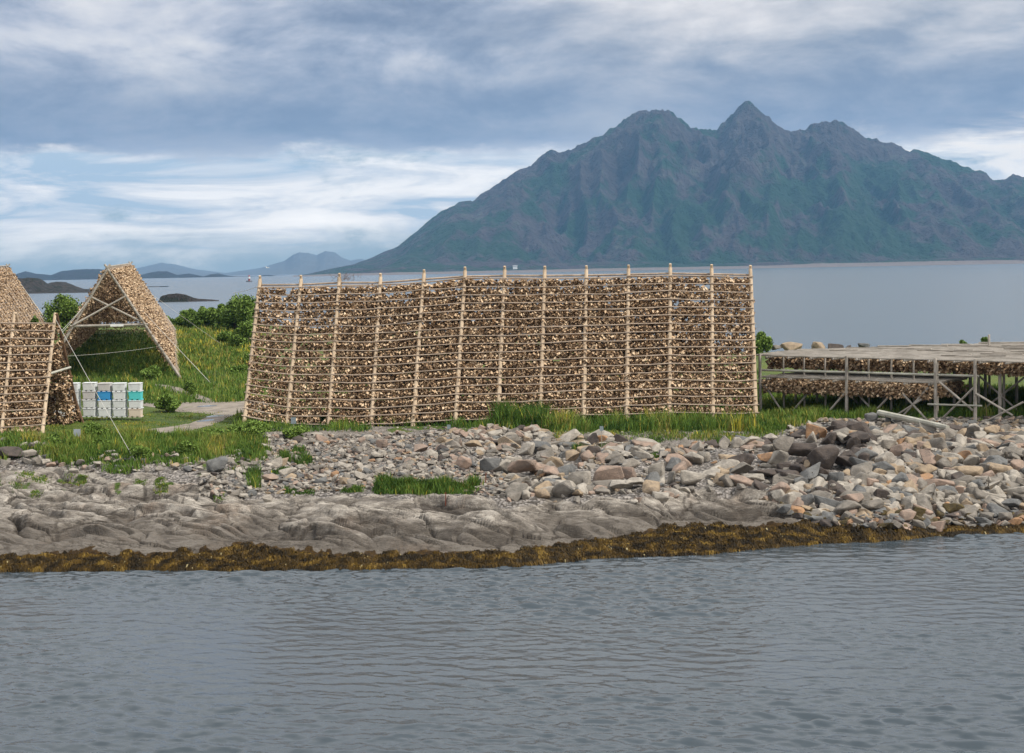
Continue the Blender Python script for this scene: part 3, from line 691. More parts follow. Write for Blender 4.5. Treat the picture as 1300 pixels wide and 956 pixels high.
# ------------------------------------------------------------------ the two big A-frames standing end-on
def aframe(name, label, off, L0, detailed):
    A = PD(136.5, 344, 183.)+off; A.z = 16.7; Bk = PD(166, 341.5, 290.)+off; Bk.z = 17.9
    rt = empty(name, label, 'fish rack', (A.x, A.y, tz(A.x, A.y)), 'A-frame racks for drying fish'); O = np.array(rt.location)
    ax = (Bk-A); Lg = ax.length; ax.normalize(); pr = Vector((ax.y, -ax.x, 0)).normalized()
    HW = 8.0
    def P(s, side, t):     # along, -1/1, 0 ridge..1 foot
        c = A.lerp(Bk, s); gz = 3.6+s*.45
        return Vector((c.x, c.y, 0))+pr*side*HW*t+Vector((0, 0, c.z+(gz-c.z)*t))
    nb = 24; ends = [i/nb for i in range(nb+1)]
    for s in ends:
        for sdn in (-1, 1):
            a = P(s, sdn, 0); b = P(s, sdn, 1.02); b.z = tz(b.x, b.y)-.3 if b.y < 330 else b.z
            if detailed and s == 0 or s == 1:
                m = MB(O); m.tube([b, a+(a-b).normalized()*.4+pr*sdn*-.1], .17, .13, 8); m.build('post', m_grey, rt)
            else:
                m = MB(O); m.tube([b, a], .13, .11, 5); m.build('post', m_rail, rt)
    if detailed:
        tb = .515
        for y_ in (0, 1):
            s = .003+y_*.99
            m = MB(O); m.tube([P(s, -1, tb)-pr*.3-ax*.3, P(s, 1, tb)+pr*.3-ax*.3], .16, .13, 8); m.build('tie_beam', m_grey, rt)
            for sg in (-1, 1):
                m = MB(O); m.tube([P(s, -sg, tb*.98)-ax*(.35+.12*sg), P(s, sg, .255)-ax*(.35+.12*sg)], .12, .10, 7); m.build('cross_brace', m_grey, rt)
        bm_ = MB(O); c_ = (P(0, -1, tb)+P(0, 1, tb))/2-ax*.5; Mx = Matrix.Rotation(math.atan2(pr.y, pr.x), 3, 'Z'); bm_.box(c_+pr*.9, (1.5, .06, .26), Mx); bm_.build('sign_board', flat('white_board', (.7, .7, .68)), rt)
    m = MB(O); m.tube([A-ax*.5+Vector((0, 0, .05)), Bk+ax*.5], .12, .12, 6); m.build('ridge_pole', m_grey, rt)
    m = MB(O); NRW = 22
    for sdn in (-1, 1):
        for k in range(NRW):
            t = .03+k*.88/NRW; m.tube([P(-.004, sdn, t), P(.5, sdn, t)+Vector((0, 0, -.05)), P(1.004, sdn, t)], .06, .06, 4)
            n = int(Lg/.42); jit = rng.uniform(-.4, .4, n)
            s_ = (np.arange(n)+.5+jit)/n; a = np.array(P(0, sdn, t)); b = np.array(P(1, sdn, t))
            # rails overlap raggedly at the front edge
            keep = rng.random(n) > .04
            pts = a[None]+(b-a)[None]*s_[:, None]; pts[:, :2] += np.array(pr[:2])*sdn*rng.uniform(-.2, .28, n)[:, None]; pts[:, 2] += .12+rng.uniform(-.12, .08, n)
            FAR_S.append(pts[keep])
    tag(m.build('rail', m_rail, rt), kind='stuff')
    if detailed:
        for s_k, lev in ((0, .46), (0, .40), (0, .33), (0, .26), (0, .19)):
            for cross in np.arange(-.92, .93, .12):
                n = int(Lg*(.62)/.5); s_ = .06+.94*rng.random(n); c0 = np.array(A)[None]+(np.array(Bk)-np.array(A))[None]*s_[:, None]
                gz = 3.6+s_*.45; c0[:, 2] += (gz-c0[:, 2])*lev; c0[:, :2] += np.array(pr[:2])[None]*HW*lev*cross; c0[:, 2] += rng.uniform(-.3, .3, n)
                if lev == .46 or s_k == 0: FAR_S.append(c0[rng.random(n) < (1. if lev > .4 else .35)])
        # far gable is closed with hanging heads
        for t in np.arange(.05, 1.03, .045):
            n = int(2*HW*t/.42)+1; sd3 = np.linspace(-1, 1, n)
            FAR_S.append(np.array([tuple(P(.99, 1, t)+(P(.99, -1, t)-P(.99, 1, t))*((x+1)/2)+Vector((0, 0, random.uniform(-.1, .1)))) for x in sd3]))
    return A, Bk, P
AF = aframe('fish_drying_rack', 'tall A-frame rack seen end on with white crossed braces behind the white tubs', Vector((0, 0, 0)), 0, True)
AF2 = aframe('fish_drying_rack', 'steep A-frame rack cut off by the picture edge, seen beyond the lower rack', Vector((-23.5, 3, -.9)), 0, False)

# ------------------------------------------------------------------ the flat two-tier platform rack
pf = empty('platform_rack', 'grey two-tier flat timber rack with cod heads hanging under its decks', 'fish rack', (31.8, 118, 3.8))
OP = np.array(pf.location); E0 = Vector((19.9, 128, 0)); EA = Vector((.77, -.64, 0)).normalized(); EP = Vector((.64, .77, 0)).normalized()
def F(a, p, z): return E0+EA*a+EP*p+Vector((0, 0, z))
ZU, ZL = 8.3, 6.55
# outline of the upper deck in (along, across); it widens eastward
def upspan(p):
    a0 = 0. if p < 1.5 else (-.8 if p < 8 else -.8+(p-8)*.72)
    return a0, 34.
poles = [(p, *upspan(p)) for p in np.arange(0, 27, .34)]
mu = MB(OP)
def pole(p, a0, a1, z, r, rag=.6):
    a0 += random.uniform(0, rag)*(1 if a0 > .5 else .2); n = max(2, int((a1-a0)/5)); pts = [F(a0+(a1-a0)*i/n, p+random.uniform(-.05, .05), z+random.uniform(-.035, .045)) for i in range(n+1)]
    m = MB(OP); m.tube(pts, r*1.1, r*.9, 6); return m
for q, (p, a0, a1) in enumerate(poles): pole(p, a0, a1, ZU, random.uniform(.055, .08)).build('deck_pole', m_grey, pf)
# loose poles lying across the deck
for _ in range(46):
    p = random.uniform(0.3, 24); a0 = upspan(p)[0]+random.uniform(0, 26)
    mu.tube([F(a0, p, ZU+.13), F(a0+random.uniform(2, 5), p+random.uniform(-.9, .9), ZU+random.uniform(.13, .22))], random.uniform(.045, .08), None, 6)
for a in np.arange(1, 34, 2.0): mu.tube([F(a, -.25, ZU-.13), F(a, 10, ZU-.11), F(a, min(26, 8+(a)*1.35+1), ZU-.13)], .09, .08, 6)
tag(mu.build('deck_pole', m_grey, pf), kind='stuff')
lowspan = 15.3
LP_ = []
for p in np.arange(0, 6.5, .36): pole(p, .25, lowspan, ZL, random.uniform(.06, .085), .3).build('deck_pole', m_grey, pf)
for a in np.arange(1, 15.5, 2.0):
    m = MB(OP); m.tube([F(a, -.2, ZL-.13), F(a, 6.6, ZL-.13)], .09, .08, 6); m.build('cross_beam', m_grey, pf)
def tall(a, p, z1, r=.14):
    b = F(a, p, 0); g0 = tz(b.x, b.y); m = MB(OP); m.tube([Vector((b.x, b.y, g0-.3)), Vector((b.x+random.uniform(-.04, .04), b.y, z1))], r, r*.92, 8); m.build('post', m_grey, pf)
for a in (.35, 8.1, 15.5, 18.6, 22.5, 27, 31): tall(a, -.12, ZU+.12, .135)
for a in np.arange(.6, 33, 2.0): tall(a, 5.2, ZU, .11)
for a in np.arange(2.0, 33, 2.6): tall(a, 10.2, ZU, .13)
for a in np.arange(1.6, 15, 1.9): tall(a, 1.5, ZU, .085)
for a, p in ((15.4, 6.4), (19.2, 3.0), (24, 2.8)): tall(a, p, ZU+.1, .14)
for a, p, e in ((12.5, 17, 1.1), (16.5, 19, .9), (21.5, 22, .8), (23, 14, .7)): tall(a, p, ZU+e, .11)
for p in (-.1, 5.1, 10.1):
    m = MB(OP); m.tube([F(.3, p+.2, ZL+.55), F(8, p+.2, ZL+.58), F(18.8 if p < 1 else 33, p+.2, ZL+.6)], .10, .09, 7); m.build('rail', m_lite, pf)
for a0, p0, z0, a1, p1, z1 in ((.8, .1, 5.9, 2.4, .2, 3.7), (4.6, 1, 5.7, 2.9, .4, 3.6), (8.1, .2, 5.7, 6.0, .1, 3.4), (8.4, 1, 5.6, 10.6, 1, 3.5), (11.5, .4, 5.3, 9.8, .2, 3.5), (14.9, .2, 6.2, 12.3, 0, 3.3), (12.9, .1, 5.6, 15.1, 0, 3.5), (14.4, .1, 5.3, 11.6, 0, 3.5),
                          (15.7, .2, 6.7, 18.4, .2, 4.6), (18.5, .1, 6.3, 16.0, .2, 3.9), (18.7, 0, 5.9, 21.5, 0, 4.4), (22.3, 0, 5.4, 19.2, 0, 3.7), (22.7, 0, 7.6, 26.5, 0, 4.2), (5.0, 5, 5.8, 7.2, 5, 3.6), (16.2, 5.3, 7.2, 19.8, 5.3, 4.2), (20.8, 5.3, 7.2, 17., 5.3, 4.2)):
    m = MB(OP); m.tube([F(a0, p0-.25, z0), F(a1, p1-.25, z1)], .085, .075, 6); m.build('brace', m_grey, pf)
m = MB(OP); m.tube([F(15.0, -.4, 4.95), F(19.2, -.3, 5.0)], .08, .07, 6); m.build('brace', m_lite, pf)
for p in np.arange(.1, 6.5, .40):
    for a in np.arange(.4, lowspan-.1, .40): 
        for dz_ in (.05, .5):
            if random.random() < (.95 if dz_ < .1 else .72): FAR_P.append(F(a+random.uniform(-.15, .15), p+random.uniform(-.1, .1), ZL-dz_+random.uniform(-.14, .02)))
for p in list(np.arange(3.0, 12, .45)):
    if p < 2: continue
    for a in np.arange(-.5, 33, .40):
        for dz_ in (.05, .5):
            if random.random() < .85: FAR_P.append(F(a+random.uniform(-.15, .15), p+random.uniform(-.1, .1), ZU-dz_+random.uniform(-.14, .02)))
for p in np.arange(12., 24, .8):
    for a in np.arange(upspan(p)[0]+.3, 33, .5): FAR_P.append(F(a, p, ZU-.1)); FAR_P.append(F(a+.2, p+.3, ZU-.6))
# ------------------------------------------------------------------ one mass for every further bundle
FP_ = np.array([tuple(v) for v in FAR_P]); FS_ = np.concatenate(FAR_S)
print('mass bundles', len(FP_), len(FS_))
n = len(FP_); V1, F1, T1 = instance(FP_, rng.uniform(0, 6.28, n), rng.uniform(1.1, 1.42, n), rng.integers(0, len(BUN), n), BUN)
n = len(FS_); V2, F2, T2 = instance(FS_, rng.uniform(0, 6.28, n), rng.uniform(.85, 1.2, n), rng.integers(0, len(BUNS), n), BUNS)
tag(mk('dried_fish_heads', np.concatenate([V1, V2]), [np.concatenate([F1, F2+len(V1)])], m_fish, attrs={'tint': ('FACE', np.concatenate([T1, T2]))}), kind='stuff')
del V1, V2, F1, F2, T1, T2

# ------------------------------------------------------------------ rocks
def hull(seed, npts=14, flat_=.75):
    r = np.random.default_rng(seed); bm_ = bmesh.new(); P = r.normal(size=(npts, 3)); P /= np.linalg.norm(P, axis=1)[:, None]
    P = np.sign(P)*np.abs(P)**.75; P *= r.uniform(.8, 1.08, npts)[:, None]; P *= np.array([1, .82, flat_])
    for p in P: bm_.verts.new(p*.5)
    res = bmesh.ops.convex_hull(bm_, input=bm_.verts[:]); 
    bmesh.ops.delete(bm_, geom=[v for v in bm_.verts if not v.link_faces], context='VERTS')
    bmesh.ops.bevel(bm_, geom=bm_.edges[:], offset=.028, segments=1, affect='EDGES', profile=.5)
    bmesh.ops.triangulate(bm_, faces=bm_.faces[:]); bm_.verts.ensure_lookup_table(); bm_.verts.index_update()
    V = np.array([tuple(v.co) for v in bm_.verts]); F_ = np.array([[v.index for v in f.verts] for f in bm_.faces]); bm_.free(); return V, F_
HU = [hull(500+i, 11+i % 6, .62+.06*(i % 5)) for i in range(26)]
def rot3(e):
    return np.array(Euler(e).to_matrix())
ROCKS = []   # (x, y, z, size3, euler, variant, stone index, label or None)
def rock_at(px, py, wpx, hpx, stone, label, v=None):
    p = hit(px, py+hpx*.42); sc = p.y/FP; wd = wpx*sc; ht = hpx*sc*1.12
    ROCKS.append([p.x, p.y+wd*.30, p.z+ht*.38, (wd*1.08, wd*.85, ht*1.15), (random.uniform(-.12, .12), random.uniform(-.12, .12), random.uniform(-.5, .5)), random.randrange(26) if v is None else v, SNAMES.index(stone), label])
HERO = [(664, 594, 40, 31, 'pinkish', 'big reddish pink boulder above the bare rock below the middle of the rack'),
 (772, 604, 46, 30, 'pinkish', 'broad pink tan boulder with a dark hollow under its lower edge'), (736, 609, 34, 28, 'pale_grey', 'pale pinkish boulder just beside the broad pink tan boulder'),
 (807, 615, 36, 19, 'pale_grey', 'low pale slab lying under a light grey wedge of rock'), (804, 593, 30, 24, 'pale_grey', 'light grey wedge shaped rock above the low pale slab'),
 (834, 598, 24, 28, 'pale_grey', 'upright pale leaning rock beside the light grey wedge'), (881, 604, 40, 34, 'pale_grey', 'large light grey boulder with a sloping smooth top'),
 (851, 607, 18, 22, 'grey', 'small grey block squeezed between two pale boulders'), (924, 581, 34, 24, 'tan', 'brown tan boulder near the dark broken rocks'),
 (944, 588, 38, 26, 'dark_brown', 'dark brown grey boulder next to the brown tan boulder'), (726, 581, 26, 24, 'tan', 'tan grey pointed rock above the broad pink tan boulder'),
 (665, 570, 34, 22, 'pale_grey', 'pale slab rock above the big reddish pink boulder'), (957, 609, 32, 19, 'pale_grey', 'flat pale block resting on the edge of the bare rock'),
 (893, 580, 22, 18, 'pale_grey', 'pale rounded block behind the large light grey boulder'), (1049, 581, 44, 36, 'dark_brown', 'largest blackish broken boulder in the dark heap'),
 (1021, 574, 38, 30, 'dark_brown', 'dark brown boulder with a sloping face beside the largest blackish one'), (998, 566, 33, 25, 'grey', 'rounded dull grey boulder above an orange slab'),
 (1051, 556, 30, 22, 'dark_brown', 'blackish rock topmost in the dark heap'), (1077, 581, 25, 20, 'dark_brown', 'chocolate brown rock at the east side of the dark heap'),
 (1034, 600, 30, 20, 'dark_brown', 'black rock under the largest blackish boulder'), (1061, 608, 28, 22, 'blue_grey', 'almost black wedge at the foot of the dark heap'),
 (979, 581, 37, 19, 'rusty', 'flat orange tan slab among grey boulders'), (998, 595, 24, 20, 'dark_brown', 'rounded brown stone under the flat orange slab'),
 (972, 602, 48, 18, 'dark_brown', 'long dark brown slab beneath the orange slab'), (1128, 586, 32, 26, 'pale_grey', 'light grey faceted boulder among many small pale stones'),
 (1236, 601, 38, 22, 'tan', 'bright cream and orange boulder on the platform side of the bank'), (1183, 600, 36, 22, 'tan', 'wide brown tan boulder beside the cream and orange one'),
 (1193, 618, 46, 20, 'pinkish', 'long grey pink slab low on the eastern bank'), (1293, 592, 24, 22, 'pinkish', 'pink boulder cut off by the picture edge'),
 (1086, 600, 15, 14, 'pale_grey', 'small almost white block against the dark heap'), (1135, 530, 34, 20, 'blue_grey', 'dark grey boulder under the end of the fallen plank'),
 (1108, 530, 18, 18, 'blue_grey', 'dark stone at the upper end of the fallen plank'), (1221, 554, 26, 18, 'tan', 'tan rounded boulder below the platform posts'),
 (1153, 656, 28, 22, 'pinkish', 'pink brown boulder standing in the seaweed'), (1213, 647, 28, 18, 'weedy', 'olive stained boulder above the seaweed'),
 (1287, 643, 32, 22, 'blue_grey', 'dark rounded boulder near the water at the picture edge'), (623, 590, 30, 22, 'blue_grey', 'dark blue grey boulder on the gravel beside pinkish stones'),
 (275, 590, 34, 25, 'blue_grey', 'square blue grey boulder on the bank at the end of the grass'), (37, 576, 20, 14, 'pale_grey', 'whitish block on the grassy bank near the lower rack'),
 (12, 574, 34, 26, 'dark_brown', 'dark layered boulder at the picture edge under the lower rack'), (186, 594, 7, 14, 'pale_grey', 'small upright white stone holding the guy rope end'),
 (146, 578, 12, 7, 'pale_grey', 'flat white stone lying in the long grass'), (101, 587, 16, 12, 'grey', 'grey stone near the rope end among pale cobbles'),
 (1024, 590, 20, 14, 'tan', 'small tan stone below the sloping dark brown boulder'), (365, 600, 24, 13, 'pale_grey', 'light grey stone on the gravel below the third post of the long rack'),
 (343, 606, 22, 15, 'pinkish', 'pinkish stone at the west end of the gravel'), (322, 600, 14, 16, 'blue_grey', 'dark blue stone where gravel meets the grass bank'),
 (425, 603, 13, 11, 'rusty', 'little orange stone alone in the grey gravel'), (338, 633, 14, 12, 'pale_grey', 'white cobble on top of the bare rock'),
 (600, 566, 24, 17, 'tan', 'tan block at the upper edge of the rubble below the rack middle'), (484, 563, 18, 14, 'pinkish', 'pink round stone at the top of the gravel'),
 (533, 571, 26, 17, 'pinkish', 'pink flat topped stone in the upper gravel'), (590, 588, 22, 20, 'pinkish', 'upright pink grey stone beside the blue grey boulder')]
for h in HERO: rock_at(*h)
def clear(px, py):
    for h in HERO:
        if abs(px-h[0]) < h[2]*.46 and abs(py-h[1]) < h[3]*.46: return False
    return True
def scatter(n, xr, yr_, srange, weights, power=2.2, emb=.12, cond=None):
    c = []
    for _ in range(n):
        px = random.uniform(*xr); py = random.uniform(*yr_)
        if cond and not cond(px, py): continue
        if clear(px, py): c.append((px, py))
    for p in hits([q[0] for q in c], [q[1] for q in c], 82, 160):
        s_ = srange[0]+(srange[1]-srange[0])*random.random()**power; st = random.choices(range(8), weights)[0]
        ROCKS.append([p[0], p[1], p[2]+s_*emb, (s_*random.uniform(.85, 1.35), s_*random.uniform(.8, 1.15), s_*random.uniform(.6, .95)), (random.uniform(-.5, .5), random.uniform(-.5, .5), random.uniform(0, 6.28)), random.randrange(26), st, None])
ytop = lambda x: np.interp(x, [310, 460, 560, 700, 760, 800, 900, 960, 1010, 1050, 1110, 1300, 1500], [552, 553, 548, 546, 553, 566, 566, 562, 556, 547, 548, 547, 544])
ybot = lambda x: np.interp(x, [310, 430, 560, 620, 700, 780, 870, 960, 1010, 1060, 1500], [628, 624, 622, 630, 632, 628, 618, 617, 646, 652, 655])
inb = lambda x, y: ytop(x) < y < ybot(x)
#            pale grey blue pink tan dark rusty weedy
wA = (27, 30, 11, 11, 13, 8, 2, 0)
scatter(3000, (960, 1330), (530, 655), (.28, 2.1), wA, 2.2, .07, lambda x, y: inb(x, y) and not (985 < x < 1098 and 538 < y < 612 and random.random() < .85))
scatter(1400, (640, 965), (540, 635), (.28, 2.1), wA, 2.4, .12, lambda x, y: inb(x, y) and y > 556)
scatter(430, (985, 1098), (540, 612), (.7, 2.2), (3, 7, 18, 2, 3, 66, 2, 0), 1.3, .2, lambda x, y: inb(x, y))
scatter(2600, (560, 965), (540, 634), (.14, .62), wA, 1.7, .1, inb)
scatter(5200, (312, 660), (550, 630), (.12, .62), (36, 26, 12, 12, 6, 5, 2, 0), 2.4, .1, inb)
scatter(240, (312, 660), (550, 622), (.5, 1.1), (40, 24, 14, 12, 6, 3, 1, 0), 1.6, .15, inb)
scatter(330, (560, 700), (540, 575), (.5, 1.3), (34, 20, 5, 22, 14, 5, 3, 0), 1.4, .15, inb)
scatter(420, (330, 960), (540, 552), (.1, .4), wA, 2., .05)
scatter(900, (1000, 1330), (532, 556), (.2, .75), wA, 1.6, .08)
scatter(230, (55, 330), (572, 600), (.2, .85), (44, 26, 14, 10, 4, 2, 0, 0), 1.4, .12, lambda x, y: y > 566+.0*x and random.random() < ss(568, 592, y))
scatter(60, (0, 60), (560, 592), (.3, 1.2), (14, 30, 12, 6, 2, 30, 0, 0), 1.4, .12)
scatter(260, (255, 330), (560, 632), (.2, .8), (40, 28, 14, 10, 4, 2, 0, 0), 1.6, .12)
scatter(90, (640, 1000), (600, 640), (.4, 1.2), (22, 30, 8, 14, 8, 10, 2, 0), 1.6, .05, lambda x, y: y < ybot(x)+12)
scatter(620, (990, 1330), (640, 682), (.35, 1.25), (6, 18, 12, 12, 6, 10, 3, 24), 1.5, .1, lambda x, y: y < np.interp(x, [990, 1050, 1110, 1180, 1300, 1400], [650, 668, 672, 672, 666, 662]))
for r_ in ROCKS: r_.append((math.sqrt(r_[3][0]*r_[3][2])/r_[1])*(1e3 if r_[7] else 1))
ROCKS.sort(key=lambda a: -a[8])
def seen(r_):
    q = proj((r_[0], r_[1], r_[2])); return -5 < q[0] < 1305
ind = [r_ for r_ in ROCKS if seen(r_)][:300]; ids = set(id(r_) for r_ in ind)
CN = {'pale_grey': 'pale grey', 'grey': 'mid grey', 'blue_grey': 'dark blue grey', 'pinkish': 'pinkish', 'tan': 'tan', 'dark_brown': 'dark brown', 'rusty': 'orange', 'weedy': 'olive stained'}
RMESH = {}
for x, y, z, s3, e, v, st, lab, _k in ind:
    if (v, st) not in RMESH:
        o = mk('boulder', HU[v][0], [HU[v][1]], SLIST[st]); RMESH[(v, st)] = o.data; bpy.data.objects.remove(o)
    o = bpy.data.objects.new('boulder', RMESH[(v, st)]); C.objects.link(o); o.location = (x, y, z); o.rotation_euler = e; o.scale = s3
    px, py = proj((x, y, z))
    where = 'below the timber platform' if px > 965 else ('on the rubble below the long rack' if px > 560 else ('on the gravel below the long rack' if px > 315 else 'on the grassy bank'))
    if lab is None and px > 965 and py > 640: where = 'at the edge of the seaweed'
    tag(o, lab or f'{CN[SNAMES[st]]} angular boulder lying {where}', 'boulder', 'boulders of the shore bank')
rest = [r_ for r_ in ROCKS if id(r_) not in ids]
Vs = []; Fs = []; MI = []; n = 0
for x, y, z, s3, e, v, st, lab, _k in rest:
    V, F_ = HU[v]; A = (V*np.array(s3)) @ rot3(e).T+np.array([x, y, z]); Vs.append(A); Fs.append(F_+n); MI.append(np.full(len(F_), st)); n += len(V)
print('rocks', len(ROCKS), n)
tag(mk('rubble', np.concatenate(Vs), [np.concatenate(Fs)], SLIST, mi=np.concatenate(MI)), kind='stuff')
# boulders on the far side of the spit
for px, py, wp, hp, st, lab in ((984, 437, 24, 10, 'grey', 'low lichen green boulder behind the end post of the long rack'), (1004, 437, 28, 11, 'tan', 'low tan boulder on the far shore behind the platform'), (1040, 436, 27, 14, 'tan', 'rounded golden tan boulder tallest on the far shore'), (1061, 438, 22, 10, 'dark_brown', 'blackish pointed boulder on the far shore'),
                            (1077, 438, 12, 8, 'dark_brown', 'small brown boulder between a blackish and a grey one'), (1095, 437, 24, 12, 'blue_grey', 'rounded grey boulder on the far shore by the sea'), (1119, 440, 20, 6, 'dark_brown', 'thin dark rock just showing over the platform deck'), (1170, 438, 18, 5, 'grey', 'low grey rock beyond the platform deck')):
    D = 225.; p = PD(px, py, D); wd = wp*D/FP; ht = hp*D/FP; V, F_ = HU[random.randrange(26)]
    o = mk('shore_boulder', V, [F_], SM[st]); o.location = (p.x, p.y, p.z-ht*.25); o.scale = (wd*1.1, wd, ht*1.5); o.rotation_euler = (0, 0, random.uniform(0, 6))
    tag(o, lab, 'boulder', 'boulders on the far shore')

# ------------------------------------------------------------------ paths and puddles
m_path, T, b = newmat('gravel_track'); p = pos(T)
c = T.mix(T.mapr(T.noise(p, .8, 5, .6), .35, .65), (.17, .145, .12), (.26, .225, .185)); c = T.mix(T.mapr(T.noise(p, .35, 5, .7), .60, .72), c, (.09, .11, .035))
T.link(c, b.inputs['Base Color']); T.link(T.bump(T.noise(p, 8, 4), .5, .04), b.inputs['Normal'])
def ribbon(pts, name, mat, lift, wob=.8):
    q = []; n = len(pts); ts = np.linspace(0, n-1, n*7)
    a = np.array(pts, float); ar = np.arange(n); X = np.interp(ts, ar, a[:, 0]); Yc = np.interp(ts, ar, a[:, 1]); Hh = np.interp(ts, ar, a[:, 2])
    wu = Hh*(1+.3*pn(ts*1.7, ts*0, 3)*wob); wl = Hh*(1+.3*pn(ts*1.9, ts*0+5, 4)*wob); m = 7; V = []
    for j in range(m):
        f = j/(m-1); P_ = hits(X, Yc-wu+(wu+wl)*f, 100, 250); P_[:, 2] = terrain(P_[:, 0], P_[:, 1])+lift*(0.2 if j in (0, m-1) else 1); V.append(P_)
    V = np.stack(V, 1); return tag(mk(name, V.reshape(-1, 3), [gridfaces(len(ts), m)[:, ::-1]], mat, smooth=True), kind='structure')
PATHS = [[(178, 513, 1.5), (200, 515, 3.2), (230, 517, 6), (260, 518, 7.5), (290, 518, 8), (318, 517, 8), (340, 517, 8)],
         [(300, 520, 5), (285, 527, 6), (265, 535, 6), (245, 541, 5), (225, 545, 4.5), (200, 547, 3.2), (165, 550, 3), (126, 553, 2.6)],
         [(196, 489, 1.5), (212, 492, 3.), (235, 498, 4), (255, 505, 3.4), (272, 511, 3)]]
for i, q in enumerate(PATHS): ribbon(q, 'path', m_path, .05+.012*i)
m_pud, T, b = newmat('puddle_water'); b.inputs['Base Color'].default_value = (.05, .05, .045, 1); b.inputs['Roughness'].default_value = .04; b.inputs['Specular IOR Level'].default_value = .6
for q in ([(250, 536.5, .6), (262, 535, 1.6), (272, 534, .5)], [(262, 530.5, .5), (272, 529, 1.5), (284, 528, .5)], [(251, 517, .4), (262, 516.6, 1.3), (275, 516, .4)]): ribbon(q, 'puddle', m_pud, .1)
def near_path(px, py, pad=1.):
    for q in PATHS:
        a = np.array(q); 
        if a[:, 0].min() <= px <= a[:, 0].max():
            o = np.argsort(a[:, 0]); 
            if abs(py-np.interp(px, a[o, 0], a[o, 1])) < np.interp(px, a[o, 0], a[o, 2])+pad: return True
    return False

# ------------------------------------------------------------------ grass
GB = []
def grass_px(n, xr, yr_, h, wdt=.05, blades=5, tint=(.35, .2), spread=.22, cond=None):
    px = rng.uniform(*xr, n); py = rng.uniform(*yr_, n)
    k = np.array([(cond(a, b) if cond else True) and not near_path(a, b, -1.2) for a, b in zip(px, py)], bool)
    if not k.any(): return
    P_ = hits(px[k], py[k], 84, 330); P_ = P_[(P_[:, 1] > 92) & (P_[:, 2] > 1.2)]
    cl = fbm(P_[:, 0]/2.5, P_[:, 1]/2.5, 401, 3); hh = (h[0]+(h[1]-h[0])*np.clip(.5+cl*1.1, 0, 1))*rng.uniform(.7, 1.15, len(P_))
    tt = tint[0]+tint[1]*cl*1.6+rng.normal(0, .10, len(P_))
    P_ = np.repeat(P_, blades, 0); hh = np.repeat(hh, blades)*rng.uniform(.55, 1.1, len(P_)); tt = np.repeat(tt, blades)+rng.normal(0, .09, len(P_))
    tt = np.where(rng.random(len(P_)) < .03, .93+rng.uniform(0, .07, len(P_)), tt)
    P_[:, :2] += rng.normal(0, spread, (len(P_), 2)); P_[:, 2] = terrain(P_[:, 0], P_[:, 1])-.04
    GB.append((P_, hh, np.clip(tt, 0, 1), np.full(len(P_), wdt)))
lush = (.34, .28)
grass_px(9000, (-60, 335), (553, 589), (.25, .95), .06, 6, (.42, .32), cond=lambda x, y: random.random() < (1-ss(572, 592, y+8*math.sin(x*.05)))*(.9 if x > 60 else .6))
grass_px(1500, (60, 330), (560, 600), (.3, .8), .07, 6, (.30, .25), .3, cond=lambda x, y: math.sin(x*.09)+math.sin(x*.031+y*.1) > .7)
grass_px(3000, (60, 320), (520, 556), (.08, .22), .07, 5, (.55, .2))
grass_px(5000, (96, 330), (440, 514), (.3, .9), .09, 5, (.36, .35), .35)
grass_px(5200, (190, 330), (404, 470), (.35, 1.0), .13, 5, (.42, .5), .6)
grass_px(2500, (90, 215), (420, 486), (.3, .7), .10, 5, (.15, .2), .35)
grass_px(7200, (455, 962), (529, 549), (.35, 1.1), .06, 6, lush, .25, cond=lambda x, y: random.random() < .85 and y < np.interp(x, [455, 560, 640, 700, 960], [541, 541, 546, 549, 546]))
grass_px(1300, (632, 692), (534, 545), (1.1, 2.1), .07, 6, (.22, .15), .25)
grass_px(900, (690, 960), (538, 548), (.7, 1.5), .06, 6, (.4, .4), .25)
grass_px(1600, (700, 990), (546, 560), (.15, .5), .06, 6, (.55, .3), .25, cond=lambda x, y: random.random() < .45)
grass_px(900, (300, 470), (530, 548), (.3, .9), .06, 6, lush, .25)
grass_px(8500, (955, 1340), (494, 534), (.35, .95), .07, 6, (.36, .28), .25, cond=lambda x, y: y < np.interp(x, [955, 1000, 1050, 1110, 1340], [553, 545, 532, 530, 528]))
grass_px(1800, (955, 1080), (515, 552), (.3, .9), .06, 6, (.45, .28), .25, cond=lambda x, y: y < np.interp(x, [955, 1000, 1050, 1080], [553, 545, 532, 530]))
grass_px(2600, (320, 960), (470, 530), (.4, .9), .12, 5, (.25, .25), .5)
def clump(n, px, py, w, h, hgt, tint=(.25, .15)): grass_px(n, (px-w, px+w), (py-h, py+h), hgt, .06, 6, tint, .14)
for q in ((150, 490, 622, 9, 3), (120, 505, 621, 7, 2), (130, 518, 620, 8, 3), (160, 540, 621, 8, 3), (90, 558, 622, 9, 2), (80, 575, 623, 8, 2), (60, 601, 619, 4, 3)): clump(q[0]*2, q[1], q[2], q[3], q[4], (.45, 1.05))
grass_px(900, (482, 604), (620, 627), (.25, .7), .06, 6, (.34, .2), .2)
for q in ((447, 623, 12, 2, .4), (385, 587, 7, 3, .8), (362, 582, 5, 4, .9), (357, 599, 9, 3, .5), (336, 574, 6, 4, .5), (323, 612, 5, 9, .9), (368, 624, 6, 2, .4), (387, 625, 10, 2, .3), (318, 577, 8, 7, 1.1), (380, 573, 5, 4, .6), (762, 566, 14, 5, .5), (735, 567, 8, 4, .6), (826, 560, 14, 3, .4), (832, 578, 8, 3, .3), (916, 560, 8, 3, .35)): clump(110, *q[:4], (q[4]*.5, q[4]))
